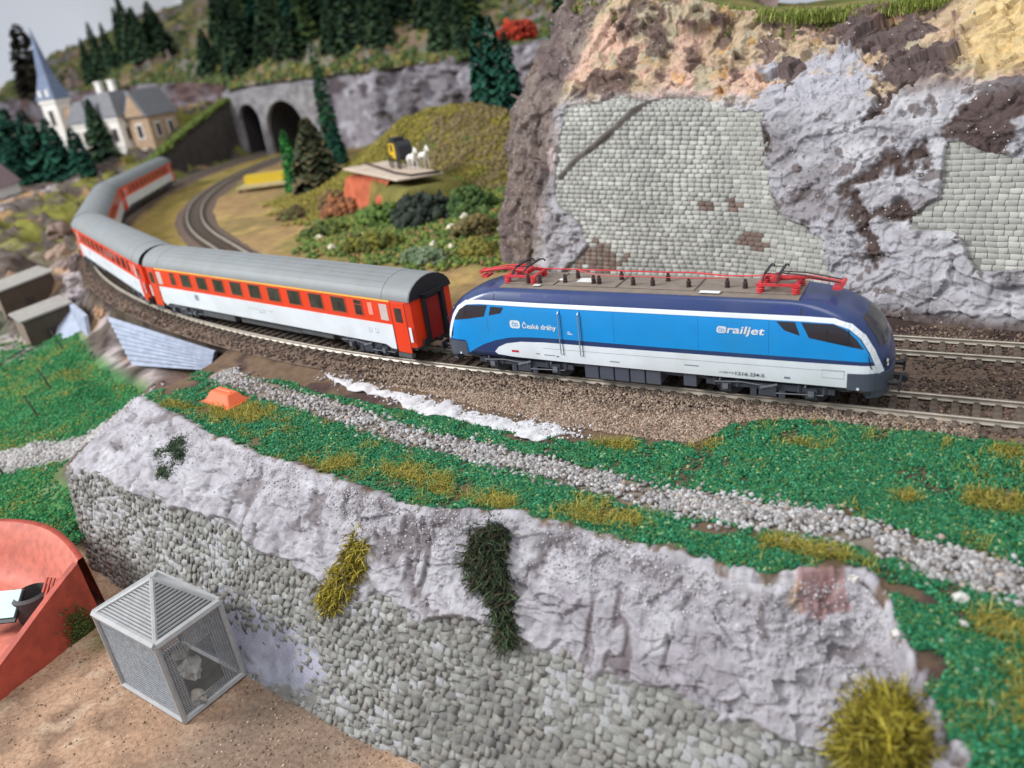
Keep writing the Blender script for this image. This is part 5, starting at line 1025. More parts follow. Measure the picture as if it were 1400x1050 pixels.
# two sheds
def shed(label, loc, rz, w, d, h, rise):
    t = thing('shed', label, 'shed', loc, rz, 'sheds on the green slope'); x, y = w/2, d/2
    MB().add([(-x, -y, -1), (x, -y, -1), (x, y, -1), (-x, y, -1), (-x, -y, h), (x, -y, h), (x, y, h+rise), (-x, y, h+rise)], [(3, 2, 1, 0), (0, 1, 5, 4), (1, 2, 6, 5), (2, 3, 7, 6), (3, 0, 4, 7), (4, 5, 6, 7)]).build('wall', mat('shed_wall', lin(128, 112, 98), rough=.9, var=.12, scale=1.2), t)
    MB().add([(x+.02, -y-.02, -1), (x+.12, -y-.02, -1), (x+.12, y, -1), (x+.02, y, -1), (x+.02, -y-.02, h-.05), (x+.12, -y-.02, h-.05), (x+.12, y, h+rise-.05), (x+.02, y, h+rise-.05)], [(3, 2, 1, 0), (0, 1, 5, 4), (1, 2, 6, 5), (2, 3, 7, 6), (3, 0, 4, 7), (4, 5, 6, 7)]).build('dark_side', mat('shed_dark', lin(74, 64, 54), rough=.9, var=.2, scale=1.5), t)  # right-hand face covered by a darker brown sheet than the other walls
    r = MB(); e = .22; r.add([(-x-e, -y-e, h-.03), (x+e, -y-e, h-.03), (x+e, y+e, h+rise+.03), (-x-e, y+e, h+rise+.03), (-x-e, -y-e, h+.12), (x+e, -y-e, h+.12), (x+e, y+e, h+rise+.18), (-x-e, y+e, h+rise+.18)], [(3, 2, 1, 0), (4, 5, 6, 7), (0, 1, 5, 4), (1, 2, 6, 5), (2, 3, 7, 6), (3, 0, 4, 7)]); r.build('roof', mat('shed_roof', lin(142, 138, 132), rough=.9, var=.12, scale=1.5), t)
    MB().b2(x+.121, x+.14, -.5, .3, .1, 1.1).build('door', mat('shed_door', lin(60, 52, 46), rough=.9), t)
shed('dark brown flat-roofed shed at the top of the green slope', (-44.4, 5.6, -4.2), math.radians(-18), 3.6, 3.6, 2.0, .35)
shed('grey-roofed shed partly cut off by the left edge, behind the darker shed', (-53.5, 9.3, -3.4), math.radians(-14), 4.0, 4.6, 2.1, .5)
# chateau with spire tower
ct = thing('chateau', 'cream chateau with slate roofs and a tall slender spire tower at upper left', 'chateau', (-104.0, 57.6, 1.5), math.radians(14)); ct.scale = (.93, .93, .97)
W_cream = mat('cream_render', lin(240, 233, 224), rough=.8, var=.06, scale=.6); W_tan = mat('tan_brick', lin(178, 150, 124), rough=.85, var=.15, scale=1.5); W_slate = mat('slate_roof', lin(122, 122, 126), rough=.6, var=.12, scale=1.2); W_win = mat('dark_pane', lin(66, 58, 56), rough=.3, var=.1); W_trim = mat('white_trim', lin(236, 230, 224), rough=.7, var=.05)
MB().b2(-6.5, 6.5, -.5, 8, -2, 7.6).build('wall', W_tan, ct)
def block(nm, x0, x1, y0, y1, h, m_): return MB().b2(x0, x1, y0, y1, -2, h).build(nm, m_, ct)
block('bay', -6.6, -2.4, -2.2, 2.5, 7.8, W_cream); block('bay', .2, 4.6, -3.0, 2.5, 8.2, W_cream); block('wing', 4.9, 9.2, -1.2, 6.5, 7.6, W_tan)
def hip(x0, x1, y0, y1, z, h, ins, nm='roof'):
    e = .4; V = [(x0-e, y0-e, z), (x1+e, y0-e, z), (x1+e, y1+e, z), (x0-e, y1+e, z), (x0+ins, y0+ins, z+h), (x1-ins, y0+ins, z+h), (x1-ins, y1-ins, z+h), (x0+ins, y1-ins, z+h)]
    return MB().add(V, [(3, 2, 1, 0), (0, 1, 5, 4), (1, 2, 6, 5), (2, 3, 7, 6), (3, 0, 4, 7), (4, 5, 6, 7)]).build(nm, W_slate, ct)
r1 = hip(-6.5, 6.5, .2, 8, 7.65, 4.2, 1.5); hip(-6.6, -2.4, -2.2, 3.0, 7.85, 3.4, 1.3); hip(.2, 4.6, -3.0, 3.4, 8.25, 3.9, 1.2)
MB().add([(4.6, -1.6, 7.65), (9.5, -1.6, 7.65), (7.05, -1.6, 11.9), (4.6, 6.9, 7.65), (9.5, 6.9, 7.65), (7.05, 6.9, 11.9)], [(0, 1, 2), (5, 4, 3), (0, 2, 5, 3), (1, 4, 5, 2), (0, 3, 4, 1)]).build('roof', W_slate, ct)
MB().add([(5.1, -1.75, 7.8), (9.0, -1.75, 7.8), (7.05, -1.75, 11.2), (5.1, -1.62, 7.8), (9.0, -1.62, 7.8), (7.05, -1.62, 11.2)], [(0, 1, 2), (5, 4, 3), (0, 2, 5, 3), (1, 4, 5, 2), (0, 3, 4, 1)]).build('gable', W_tan, ct)
for x, y in ((2.2, 1.0), (-3.2, 4.0)): MB().b2(x-.5, x+.5, y-.4, y+.4, 10.5, 13.6).b2(x-.6, x+.6, y-.5, y+.5, 13.6, 13.9).build('chimney', W_trim, r1)
def cwin(x, y, z, w=1.0, h=2.0, axis='y', par=ct):
    if axis == 'y': f = MB().b2(x-w/2-.22, x+w/2+.22, y-.10, y-.005, z-.22, z+h+.25).build('window', W_trim, par); MB().b2(x-w/2, x+w/2, y-.14, y-.105, z, z+h).build('pane', W_win, f)
    else: f = MB().b2(x+.005, x+.10, y-w/2-.22, y+w/2+.22, z-.22, z+h+.25).build('window', W_trim, par); MB().b2(x+.105, x+.14, y-w/2, y+w/2, z, z+h).build('pane', W_win, f)
for z in (.4, 4.4):
    for x in (-5.4, -3.6): cwin(x, -2.2, z)
    for x in (1.4, 3.4): cwin(x, -3.0, z)
    cwin(7.05, -1.2, z); cwin(-1.1, -.5, z)
    for y in (.8, 4.2): cwin(9.2, y, z, axis='x')
    cwin(4.6, -1.4, z, .8, axis='x')
for q in ((-6.8, -2.2, -2.4, -2.18, 7.3, 7.7), (0, 4.8, -3.2, -2.98, 7.7, 8.1), (-6.8, -2.2, -2.36, -2.18, 3.5, 3.8), (0, 4.8, -3.16, -2.98, 3.5, 3.8)): MB().b2(*q).build('cornice', W_trim, ct)
tw = MB().b2(-11.6, -8.4, -1.6, 1.6, -2, 12.2).build('tower', W_cream, ct); MB().b2(-8.4, -6.5, -.6, 3, -2, 10.4).build('stair_turret', W_tan, ct)
MB().add([(-12.0, -2.0, 12.2), (-8.0, -2.0, 12.2), (-8.0, 2.0, 12.2), (-12.0, 2.0, 12.2), (-10.9, -.9, 16.0), (-9.1, -.9, 16.0), (-9.1, .9, 16.0), (-10.9, .9, 16.0), (-10, 0, 23.5)], [(3, 2, 1, 0), (0, 1, 5, 4), (1, 2, 6, 5), (2, 3, 7, 6), (3, 0, 4, 7), (4, 5, 8), (5, 6, 8), (6, 7, 8), (7, 4, 8)]).build('spire', mat('blue_slate', lin(112, 124, 150), rough=.5, var=.1, scale=1), tw)
MB().b2(-11.8, -8.2, -1.8, 1.8, 11.5, 12.1).build('cornice', W_trim, tw)
for z in (3.0, 8.0): cwin(-10, -1.6, z, .9, 2.4, par=tw); cwin(-8.4, 0, z+.5, .8, 2.0, axis='x', par=tw)
for x in (-10.8, -9.2): MB().b2(x-.3, x+.3, -1.95, -1.0, 12.6, 13.7).build('dormer', W_trim, tw)
# house cut off by the left edge
gh = thing('gabled_house', 'pinkish-brown gable roof with pale wall cut off by the left edge', 'house', (-97.5, 31.5, .2), math.radians(30))
MB().b2(-4.5, 2.6, -4, 4, -2.5, 3.4).build('wall', W_trim, gh); MB().add([(-5, -4.4, 3.2), (3.0, -4.4, 3.2), (-1.0, -4.4, 8.2), (-5, 4.4, 3.2), (3.0, 4.4, 3.2), (-1.0, 4.4, 8.2)], [(0, 1, 2), (5, 4, 3), (0, 2, 5, 3), (1, 4, 5, 2), (0, 3, 4, 1)]).build('roof', mat('faded_roof', lin(138, 116, 118), rough=.8, var=.1), gh)
cwin(-1, -4, .2, 1.0, 1.6, par=gh)

# ---- the coach stop on the mound
ab = thing('brick_abutment', 'orange-red brick wedge carrying the corner of the coach-stop terrace', 'abutment')
u_, v_ = np.meshgrid(np.linspace(0, 1, 40), np.linspace(0, 1, 30), indexing='ij'); q4 = [np.array(v) for v in ((-32.0, 32.6, 3.72), (-22.6, 25.8, 3.72), (-25.4, 25.2, -.6), (-29.6, 28.2, -.6))]
Q4 = ((1-u_)*(1-v_))[..., None]*q4[0] + (u_*(1-v_))[..., None]*q4[1] + (u_*v_)[..., None]*q4[2] + ((1-u_)*v_)[..., None]*q4[3]; Q4 += np.array([-.45, -.8, .1])*(0.55*facet(Q4, .55, 700)+.3*facet(Q4, 1.3, 701)+.25*fbm(Q4, .4, 3, 702))[..., None]*np.sin(PI*np.clip(v_*1.1, 0, 1))[..., None]
sheet('wall', Q4, mat('orange_brick', lin(186, 96, 68), rough=.95, var=.35, scale=1.2, bump=.5, bscale=3, dist=.2), parent=ab, flip=False, smooth=False)
tz = MB(); ax = Vector((.865, -.5, 0)); ay = Vector((.5, .865, 0)); c0 = Vector((-24.8, 29.3, 3.86)); qd = [c0+ax*a+ay*b for a, b in ((-7.2, -2.4), (6.2, -2.5), (7.4, 1.2), (-6.2, 2.0))]
tag(tz.add(qd+[v-Vector((0, 0, .22)) for v in qd], [(0, 1, 2, 3), (7, 6, 5, 4), (0, 4, 5, 1), (1, 5, 6, 2), (2, 6, 7, 3), (3, 7, 4, 0)]).build('terrace_slab', mat('terrace_plaster', lin(190, 172, 154), rough=.95, var=.15, scale=.8, bump=.3, bscale=3), bevel=.08), 'pale plaster terrace on the mound under the yellow stagecoach', 'terrace')
tag(MB().tube([c0+ax*-6.6+ay*-.2+Vector((0, 0, .1)), c0+ax*-2+ay*-.7+Vector((0, 0, .1)), c0+ax*3+ay*-1.3+Vector((0, 0, .1)), c0+ax*6.4+ay*-1.2+Vector((0, 0, .1)), c0+ax*7.3+ay*1.0+Vector((0, 0, .1))], .12, 5).build('edge_rail', mat('dark_rail', lin(64, 52, 46), rough=.8)), 'thin dark edging rail along the plaster terrace', 'rail')
sc = thing('stagecoach', 'yellow and black horse-drawn stagecoach on the terrace of the mound', 'stagecoach', tuple(c0+ax*.2+ay*.8+Vector((0, 0, .02))), math.atan2(-.5, .865)); sc.scale = (.86, .86, .86)
Y_ = paint('mail_yellow', (226, 184, 30), .5); K_ = mat('coach_black', lin(40, 40, 44), rough=.5, var=.1)
MB().prism([(-1.3, .9), (.1, .9), (.25, 1.3), (.1, 2.5), (-1.3, 2.5), (-1.45, 1.4)], 1.5, Matrix.Translation((0, .75, 0)) @ Matrix.Rotation(PI/2, 4, 'X')).build('body', Y_, sc, bevel=.05)
MB().b2(-1.5, .4, -.85, .85, 2.5, 2.68).b2(-1.2, -.1, -.6, .6, 2.68, 2.95).build('roof', K_, sc); MB().prism([(.2, 1.0), (1.4, 1.0), (1.4, 1.3), (1.2, 2.2), (.9, 2.6), (.2, 2.6)], 1.5, Matrix.Translation((0, .75, 0)) @ Matrix.Rotation(PI/2, 4, 'X')).build('driver_box', K_, sc)
for s in (-1, 1): MB().b2(-.95, -.35, s*.752, s*.77, 1.6, 2.3).build('window', W_win, sc)
for x, r in ((-1.0, .62), (1.0, .5)):
    for s in (-1, 1):
        w_ = MB(); n = 16
        for k in range(n):
            a0, a1 = 2*PI*k/n, 2*PI*(k+1)/n; w_.tube([(x+r*math.cos(a0), s*.86, r+.02+r*math.sin(a0)), (x+r*math.cos(a1), s*.86, r+.02+r*math.sin(a1))], .06, 4)
        for k in range(8): w_.tube([(x, s*.86, r+.02), (x+r*math.cos(k*PI/4), s*.86, r+.02+r*math.sin(k*PI/4))], .035, 4)
        w_.build('wheel', K_, sc)
MB().b2(-1.5, 3.2, -.06, .06, .68, .8).cyl((-1, -.86, .64), (-1, .86, .64), .05).cyl((1, -.86, .52), (1, .86, .52), .05).build('pole', K_, sc)
def horse(loc, rz, label):
    pts = {'p': (-.65, 0, 1.25), 'm': (0, 0, 1.2), 'c': (.6, 0, 1.28), 'n': (.95, 0, 1.7), 'h': (1.15, 0, 2.05), 'j': (1.38, 0, 1.85), 'z': (1.55, 0, 1.62), 'ea': (1.08, .07, 2.22), 'eb': (1.08, -.07, 2.22), 't': (-.9, 0, 1.2), 't2': (-1.05, 0, .7)}
    rad = {'p': .30, 'm': .30, 'c': .29, 'n': .18, 'h': .14, 'j': .10, 'z': .075, 'ea': .03, 'eb': .03, 't': .07, 't2': .05}; ed = [('p', 'm'), ('m', 'c'), ('c', 'n'), ('n', 'h'), ('h', 'j'), ('j', 'z'), ('h', 'ea'), ('h', 'eb'), ('p', 't'), ('t', 't2')]
    for s in (-1, 1):
        f = .12*s
        for nm, q, r in (('fa', (.62, .17*s, .95), .12), ('fb', (.66+f, .17*s, .55), .07), ('fc', (.64+f, .17*s, .14), .05), ('fd', (.70+f, .17*s, .04), .065), ('ha', (-.62, .18*s, .98), .15), ('hb', (-.52-f, .18*s, .72), .09), ('hc', (-.78-f, .18*s, .46), .06), ('hd', (-.74-f, .18*s, .12), .05), ('he', (-.68-f, .18*s, .04), .065)): pts[nm+str(s)] = q; rad[nm+str(s)] = r
        ed += [('c', f'fa{s}'), (f'fa{s}', f'fb{s}'), (f'fb{s}', f'fc{s}'), (f'fc{s}', f'fd{s}'), ('p', f'ha{s}'), (f'ha{s}', f'hb{s}'), (f'hb{s}', f'hc{s}'), (f'hc{s}', f'hd{s}'), (f'hd{s}', f'he{s}')]
    ks = list(pts); me = bpy.data.meshes.new('horse'); me.from_pydata([pts[k] for k in ks], [(ks.index(a), ks.index(b)) for a, b in ed], []); o = bpy.data.objects.new('horse', me); C.objects.link(o)
    sm = o.modifiers.new('skin', 'SKIN'); 
    for k, v in zip(ks, me.skin_vertices[0].data): v.radius = (rad[k], rad[k])
    me.skin_vertices[0].data[1].use_root = True; sm.use_smooth_shade = True; ss = o.modifiers.new('sub', 'SUBSURF'); ss.levels = 1; ss.render_levels = 1
    dg = bpy.context.evaluated_depsgraph_get(); m2 = bpy.data.meshes.new_from_object(o.evaluated_get(dg)); o.modifiers.clear(); o.data = m2; m2.name = 'horse'; m2.materials.clear(); m2.materials.append(mat('white_horse', lin(232, 228, 220), rough=.7, var=.05)); o.location = loc; o.rotation_euler = (0, 0, rz); o.scale = (.88, .88, .88)
    return tag(o, label, 'horse', 'horses of the stagecoach')
rz = math.atan2(-.5, .865)
horse(tuple(c0+ax*3.2+ay*.4+Vector((0, 0, .02))), rz, 'white horse harnessed to the stagecoach, nearer of the pair'); horse(tuple(c0+ax*3.4+ay*1.4+Vector((0, 0, .02))), rz, 'white horse harnessed to the stagecoach, farther of the pair')
# yellow loading platform in the field
yp = thing('loading_platform', 'low wooden platform with a long yellow bench in the field', 'platform', (-58.6, 45.6, -.45), math.radians(30))
MB().b2(-3.4, 3.4, -2.0, 2.0, .35, .6).build('deck', mat('bleached_planks', lin(176, 160, 118), rough=.9, var=.15, scale=1.5), yp); MB().b2(-2.8, 2.6, .2, 1.6, .6, 1.7).build('bench', paint('bench_yellow', (206, 176, 40), .6), yp)
for x in (-3, 3):
    for y in (-1.7, 1.7): MB().b2(x-.15, x+.15, y-.15, y+.15, -.4, .35).build('leg', K_, yp)

# ---- foreground: wire cage, red shell, orange roof piece
G_ = mat('grey_cage_plastic', lin(168, 168, 168), rough=.6, var=.12, scale=3, bump=.15, bscale=15); GM = mat('cage_mesh', lin(156, 158, 162), rough=.6, var=.2, scale=5)
cg_ = thing('wire_cage', 'grey cage pavilion with pyramid roof leaning on the stone wall', 'cage', (-4.28, -15.02, -7.48))
A, B, Cc, D = [Vector((x+4.28, y+15.02, 0)) for x, y in ((-6.36, -16.13), (-2.47, -16.44), (-2.19, -13.91), (-6.08, -13.6))]; ze = Vector((0, 0, 3.5)); apx = Vector((.35, .05, 4.85))
for q in (A, B, Cc, D): MB().tube([q, q+ze], .11, 6).build('post', G_, cg_)
for z, r in ((Vector((0, 0, .08)), .13), (ze, .15)):
    for a, b in ((A, B), (B, Cc), (Cc, D), (D, A)): MB().tube([a+z, b+z], r, 6).build('frame_bar', G_, cg_)
def mesh_panel(nm, a, b, c, d, n1, n2, r1=.022, r2=.016, hole=None):
    mb = MB()
    for k in range(1, n1):
        t = k/n1; p0, p1 = a.lerp(d, t), b.lerp(c, t)
        if hole and hole[0] < t < hole[1]:
            mb.tube([p0, p0.lerp(p1, hole[2])], r1, 3); mb.tube([p0.lerp(p1, hole[3]), p1], r1, 3)
        else: mb.tube([p0, p1], r1, 3)
    for k in range(1, n2):
        t = k/n2; p0, p1 = a.lerp(b, t), d.lerp(c, t)
        if hole and hole[2] < t < hole[3]:
            mb.tube([p0, p0.lerp(p1, hole[0])], r2, 3); mb.tube([p0.lerp(p1, hole[1]), p1], r2, 3)
        else: mb.tube([p0, p1], r2, 3)
    tag(mb.build(nm, GM, cg_), kind='stuff')
lo_ = Vector((0, 0, .15)); mesh_panel('wire_panel', A+lo_, B+lo_, B+ze, A+ze, 40, 34, .017, .011); mesh_panel('wire_panel', B+lo_, Cc+lo_, Cc+ze, B+ze, 34, 26, .016, .014, (.12, .72, .18, .72)); mesh_panel('wire_panel', Cc+lo_, D+lo_, D+ze, Cc+ze, 30, 30, .02, .02); mesh_panel('wire_panel', D+lo_, A+lo_, A+ze, D+ze, 30, 22, .02, .02)
for a, b in ((A, B), (B, Cc), (Cc, D), (D, A)):
    mb = MB()
    for k in range(0, 15):
        t = .05+.92*k/15; mb.tube([(a+ze).lerp(apx, t), (b+ze).lerp(apx, t)], .045, 4)
    tag(mb.build('roof_slats', G_, cg_), kind='stuff'); MB().tube([a+ze, apx], .09, 6).build('hip_bar', G_, cg_)
    mb = MB(); mb.add([(a+ze)*.985+Vector((0, 0, -.03)), (b+ze)*.985+Vector((0, 0, -.03)), apx+Vector((0, 0, -.08))], [(0, 1, 2)]); mb.build('roof_panel', mat('cage_roof_sheet', lin(120, 120, 122), rough=.8, var=.2, scale=4), cg_)
MB().add([A+lo_*.3, B+lo_*.3, Cc+lo_*.3, D+lo_*.3], [(0, 1, 2, 3)]).build('floor', mat('cage_floor', lin(104, 100, 96), rough=.9, var=.2, scale=3), cg_)
def boulder(loc, r, rgb, label, group=None, seed=1):
    random.seed(seed); mb_ = MB().ball((0, 0, 0), 1.0, 3, .02); A_ = np.array(mb_.V); mb_.V = [tuple(v) for v in A_*(1+.34*facet(A_+seed*7.3, 1.1, seed)+.14*facet(A_, 2.6, seed+9))[:, None]*np.array(r)]; o = mb_.build('boulder', mat('boulder_%d_%d_%d' % rgb, lin(*rgb), rough=.9, var=.2, scale=2.5, bump=.4, bscale=6)); o.location = loc; o.rotation_euler = (random.random(), random.random(), random.random()*6); return tag(o, label, 'boulder', group)
boulder((-2.95, -15.3, -6.15), (.42, .36, .4), (176, 174, 170), 'larger pale stone hanging inside the grey wire cage', seed=2); boulder((-2.9, -15.5, -5.2), (.3, .26, .24), (168, 166, 162), 'small pale stone near the top inside the wire cage', seed=3); boulder((-2.6, -15.6, -7.1), (.3, .25, .2), (158, 150, 140), 'small stone on the floor of the wire cage', seed=4)
T_ = mat('terracotta_plastic', lin(168, 70, 52), rough=.7, var=.28, scale=1.6, bump=.25, bscale=6); T2_ = mat('salmon_plastic', lin(190, 102, 84), rough=.65, var=.25, scale=2.2, bump=.2, bscale=5)
rs = thing('terracotta_shell', 'terracotta red open shell with curved rim cut off by the left edge', 'shell', (-11, -16, -7.5))
# right wall with falling top edge, back wall curving round, scooped inside
rw = MB(); prof = [(2.05, 0, 3.0), (1.4, .02, 2.75), (.6, .06, 2.4), (-.2, .12, 2.05), (-1.2, .2, 1.6), (-2.4, .3, 1.1), (-3.4, .36, .7)]; V = []; F = []
for y, dx, z in prof: V += [(.15+dx*1.2, y, -.3), (.0+dx, y, z), (-.32+dx, y, z), (-.5+dx, y, -.3)]
for i in range(len(prof)-1):
    for k in range(4): F.append((4*i+k, 4*i+(k+1) % 4, 4*i+4+(k+1) % 4, 4*i+4+k))
F += [(3, 2, 1, 0), tuple(range(4*len(prof)-4, 4*len(prof)))]; rw.add(V, F).build('side_wall', T_, rs)
us = np.linspace(0, 1, 24); vs_ = np.linspace(0, 1, 12); SC = np.zeros((24, 12, 3))
for i, u in enumerate(us):
    bx_, by_ = -.2-8.5*u, 2.2+.9*math.sin(u*PI)*1.0; zt = 3.0+.15*math.sin(u*PI*.9)
    for j, v in enumerate(vs_): SC[i, j] = (bx_-.5*v*(1-u), by_-4.4*v, zt-.15*v-(2.3-.2*u)*float(sstep(0, .34, v)))
sheet('scooped_rim', SC, T2_, parent=rs, flip=True); SC2 = SC[:, 0].copy(); bk = np.stack([SC2, SC2+[0, .25, 0], np.concatenate([SC2[:, :2]+[0, .4], np.full((24, 1), -.4)], 1)], 1); sheet('back_wall', bk, T_, parent=rs, smooth=False)
for k in range(5): MB().box((-.75-.2*k, 1.25-.04*k, 1.95+.0*k), (.09, 1.0, .07), rz=.25, tilt=(.75, 'X')).build('rib', T_, rs)
MB().lathe((-2.1, .75, .7), [(.75, 0), (.8, .5), (.75, 1.1), (.6, 1.2), (.5, .6)], 24).build('drum', mat('dark_drum', lin(66, 60, 60), rough=.7, var=.2, scale=2), rs)
pg = MB(); pg.box((-2.75, -.2, 1.75), (1.6, 1.2, .12), rz=.5, tilt=(.55, 'X')); pg.build('pale_panel', mat('pale_blue_plastic', lin(172, 202, 206), rough=.3, var=.04), rs); MB().box((-2.75, -.25, 1.66), (1.8, 1.4, .1), rz=.5, tilt=(.55, 'X')).build('panel_frame', L_black, rs)
n = 500; q = np.stack([rng.normal(-10.55, .12, n), rng.normal(-14.9, .32, n), -7.5+np.abs(rng.normal(.4, .55, n))], -1); q[:, 0] = -10.75+.06*rng.random(n)+(q[:, 2]+7.5)*-.03; o = scatter('moss_patch', q, rng.uniform(.03, .07, n), OCT, colvar(n, [lin(70, 84, 44), lin(92, 100, 52)], [.6, .4]), M_turf, parent=None)

op = thing('roof_piece', 'small orange plastic roof piece lying on the grass', 'roof piece', (-10.35, -5.15, -1.0), math.radians(-8)); OR = paint('orange_plastic', (236, 106, 58), .5)
MB().add([(-1.05, -.55, 0), (1.05, -.55, 0), (1.05, .55, 0), (-1.05, .55, 0), (-.72, -.25, .5), (.72, -.25, .5), (.72, .3, .5), (-.72, .3, .5)], [(3, 2, 1, 0), (0, 1, 5, 4), (1, 2, 6, 5), (2, 3, 7, 6), (3, 0, 4, 7), (4, 5, 6, 7)]).build('hipped_shell', OR, op, bevel=.04); MB().b2(-1.15, 1.15, -.65, .65, -.06, .03).build('brim', OR, op); MB().tube([(-.6, .04, .51), (.6, .04, .51)], .05, 6).build('ridge', OR, op)
# fence posts
for k, (x, y) in enumerate([(-37.5, 2.6), (-32.8, -1.6), (-29.4, -4.6), (-25.8, -9.2)]):
    z = float(ground_z(np.array([x]), np.array([y]))[0]); o = MB().tube([(0, 0, -.3), (-.25, -.1, .8), (-.55, -.15, 1.5)], [.07, .06, .05], 6).build('fence_post', mat('dark_post', lin(70, 64, 54), rough=.9, var=.2)); o.location = (x, y, z)
    tag(o, ['thin tilted post highest on the green slope', 'thin tilted post second from the top of the green slope', 'thin tilted post third from the top of the green slope', 'thin tilted post lowest on the green slope'][k], 'post', 'posts on the green slope')
# loose rocks
for k, (x, y, r, rgb) in enumerate([(-43.5, 8.6, .9, (170, 160, 162)), (-47.5, 11.2, 1.0, (160, 150, 150)), (-35.8, 5.3, .5, (176, 138, 108)), (-56, 15, 1.2, (140, 124, 118)), (-60.5, 17.5, 1.4, (150, 128, 112)), (-51.0, 13.6, 1.0, (96, 82, 78)), (-68, 22.8, 1.5, (128, 108, 98))]):
    z = float(ground_z(np.array([x]), np.array([y]))[0]); boulder((x, y, z+r*.2), (r*1.2, r*.8, r*.8), rgb, 'rough rock on the crumbling bank outside the curve left of the coaches', 'rocks on the bank outside the curve', seed=20+k)
for k, (x, y, z, r) in enumerate([(18.35, -9.05, -1.0, .17), (19.55, -10.3, -1.45, .14), (20.4, -10.4, -1.4, .13), (20.9, -9.7, -1.25, .12), (21.2, -10.9, -1.6, .13), (21.6, -11.6, -1.75, .12), (20.2, -9.9, -1.3, .11), (20.8, -8.9, -1.1, .16)]):
    boulder((x, y, z), (r*1.2, r, r), (206, 202, 196), 'small white pebble in the grass at the right above the moss', 'white pebbles in the grass at the right', seed=40+k)

# ================================================================== PLANTS
def conifer_mesh(seed, h, r, cols, n=420, trunk=.12, droop=.35, power=1.0):
    r_ = np.random.default_rng(seed); u = r_.random(n)**1.15; z = h*(.03+.97*u); rad = r*((1-u)**power*1.0+.04)*(.75+.45*r_.random(n)); a = r_.random(n)*2*PI
    base = np.stack([rad*.15*np.cos(a), rad*.15*np.sin(a), z], -1); tip = np.stack([rad*np.cos(a), rad*np.sin(a), z-rad*droop*(0.5+r_.random(n))], -1); s = np.stack([-np.sin(a), np.cos(a), np.zeros(n)], -1)*(.10*r+.22*rad)[:, None]; mid = base*.35+tip*.65+np.array([0, 0, .12*r])
    V = np.stack([base, mid-s, tip, mid+s], 1).reshape(-1, 3); F = np.arange(n*4).reshape(n, 4); c = np.array(cols)[r_.integers(len(cols), size=n)]*(.8+.4*r_.random((n, 1)))
    cr_ = fast_mesh('crown', V, F, mat('needle_foliage', attr='Col', rough=.85, var=.25, scale=1.5, spec=.2), np.repeat(c, 4, 0)); tb = MB().cyl((0, 0, -.08), (0, 0, h*.8), trunk*r*.8, .02*r, 7); me = bpy.data.meshes.new('trunk'); me.from_pydata(tb.V, [], tb.F); me.materials.append(mat('bark', lin(84, 66, 54), rough=.95, var=.2)); return cr_, me
TREES = {'dark': [conifer_mesh(k, 1, .24, [lin(68, 94, 68), lin(50, 76, 60), lin(90, 112, 78)], 520, power=.8) for k in range(3)], 'teal': [conifer_mesh(10+k, 1, .24, [lin(38, 84, 68), lin(50, 100, 78), lin(32, 68, 58)], 420, power=.65) for k in range(2)], 'pale': [conifer_mesh(20, 1, .26, [lin(74, 98, 58), lin(56, 84, 54), lin(96, 112, 64)], 520)], 'olive': [conifer_mesh(30, 1, .32, [lin(84, 84, 60), lin(66, 76, 54), lin(104, 96, 70)], 620, power=.6)], 'column': [conifer_mesh(40, 1, .10, [lin(38, 92, 56), lin(30, 74, 48)], 420, power=.5)], 'bright': [conifer_mesh(50, 1, .16, [lin(64, 136, 66), lin(48, 112, 58)], 420, power=.5)], 'brown': [conifer_mesh(60, 1, .2, [lin(70, 62, 50), lin(56, 54, 44)], 420, power=.5)]}
def tree(kind, x, y, z, h, label, group=None, wide=1.0, var=0):
    t = thing('conifer_tree', label, 'tree', (x, y, z), random.random()*6, group); cr_, tk = TREES[kind][var % len(TREES[kind])]; sx = h*wide
    for nm, me in (('crown', cr_), ('trunk', tk)): o = link(bpy.data.objects.new(nm, me), t); o.scale = (sx, sx, h)
    return t
def hz(x, y):
    d = (Ph[..., 0]-x)**2+(Ph[..., 1]-y)**2; return float(Ph[..., 2].ravel()[d.argmin()])
random.seed(5)
for k, (x, y, z, h, w) in enumerate([(-109.3, 44.4, -.5, 13.5, 1.2), (-104.8, 44.5, 0, 12.5, 1.2), (-100.5, 45.0, .4, 10.5, 1.2), (-115, 46, -.5, 14, 1.2), (-106.0, 41.5, -.5, 9, 1.4), (-97.5, 46.6, .8, 8.5, 1.2), (-111, 40, -.5, 10, 1.4)]): tree('teal', x, y, z, h, 'dark teal conifer in the clump below the chateau tower', 'conifers below the chateau', w, k)
tree('dark', -102.6, 54.2, 3.0, 9.5, 'dark ivy-like conifer standing against the chateau front', None, 1.3)
for k, (x, y, z, h) in enumerate([(-158, 94, 0, 10), (-155, 95, 0, 12), (-152, 96, 0, 11), (-149, 98, 0, 11), (-146.5, 98, 0, 13), (-144, 99, 0, 10)]): tree('dark', x, y, hz(x, y), h, ['first', 'second', 'third', 'fourth', 'fifth', 'last'][k]+' slim dark conifer from the left in the skyline row before the white wall', 'conifers on the left skyline', .9, k)
tree('brown', -167, 86, hz(-167, 86), 15, 'brownish bushy conifer at the very top left corner', None, 1.6)
for k, (x, y, z, h) in enumerate([(-150, 103, 25, 9), (-145, 104, 25, 9)]): tree('dark', x, y, hz(x, y), h+1, ['left', 'right'][k]+' of the two broad dark conifers at the top edge before the wood', 'conifer pair at the top edge', 1.7, k)
rs2 = np.random.default_rng(77); kk = 0
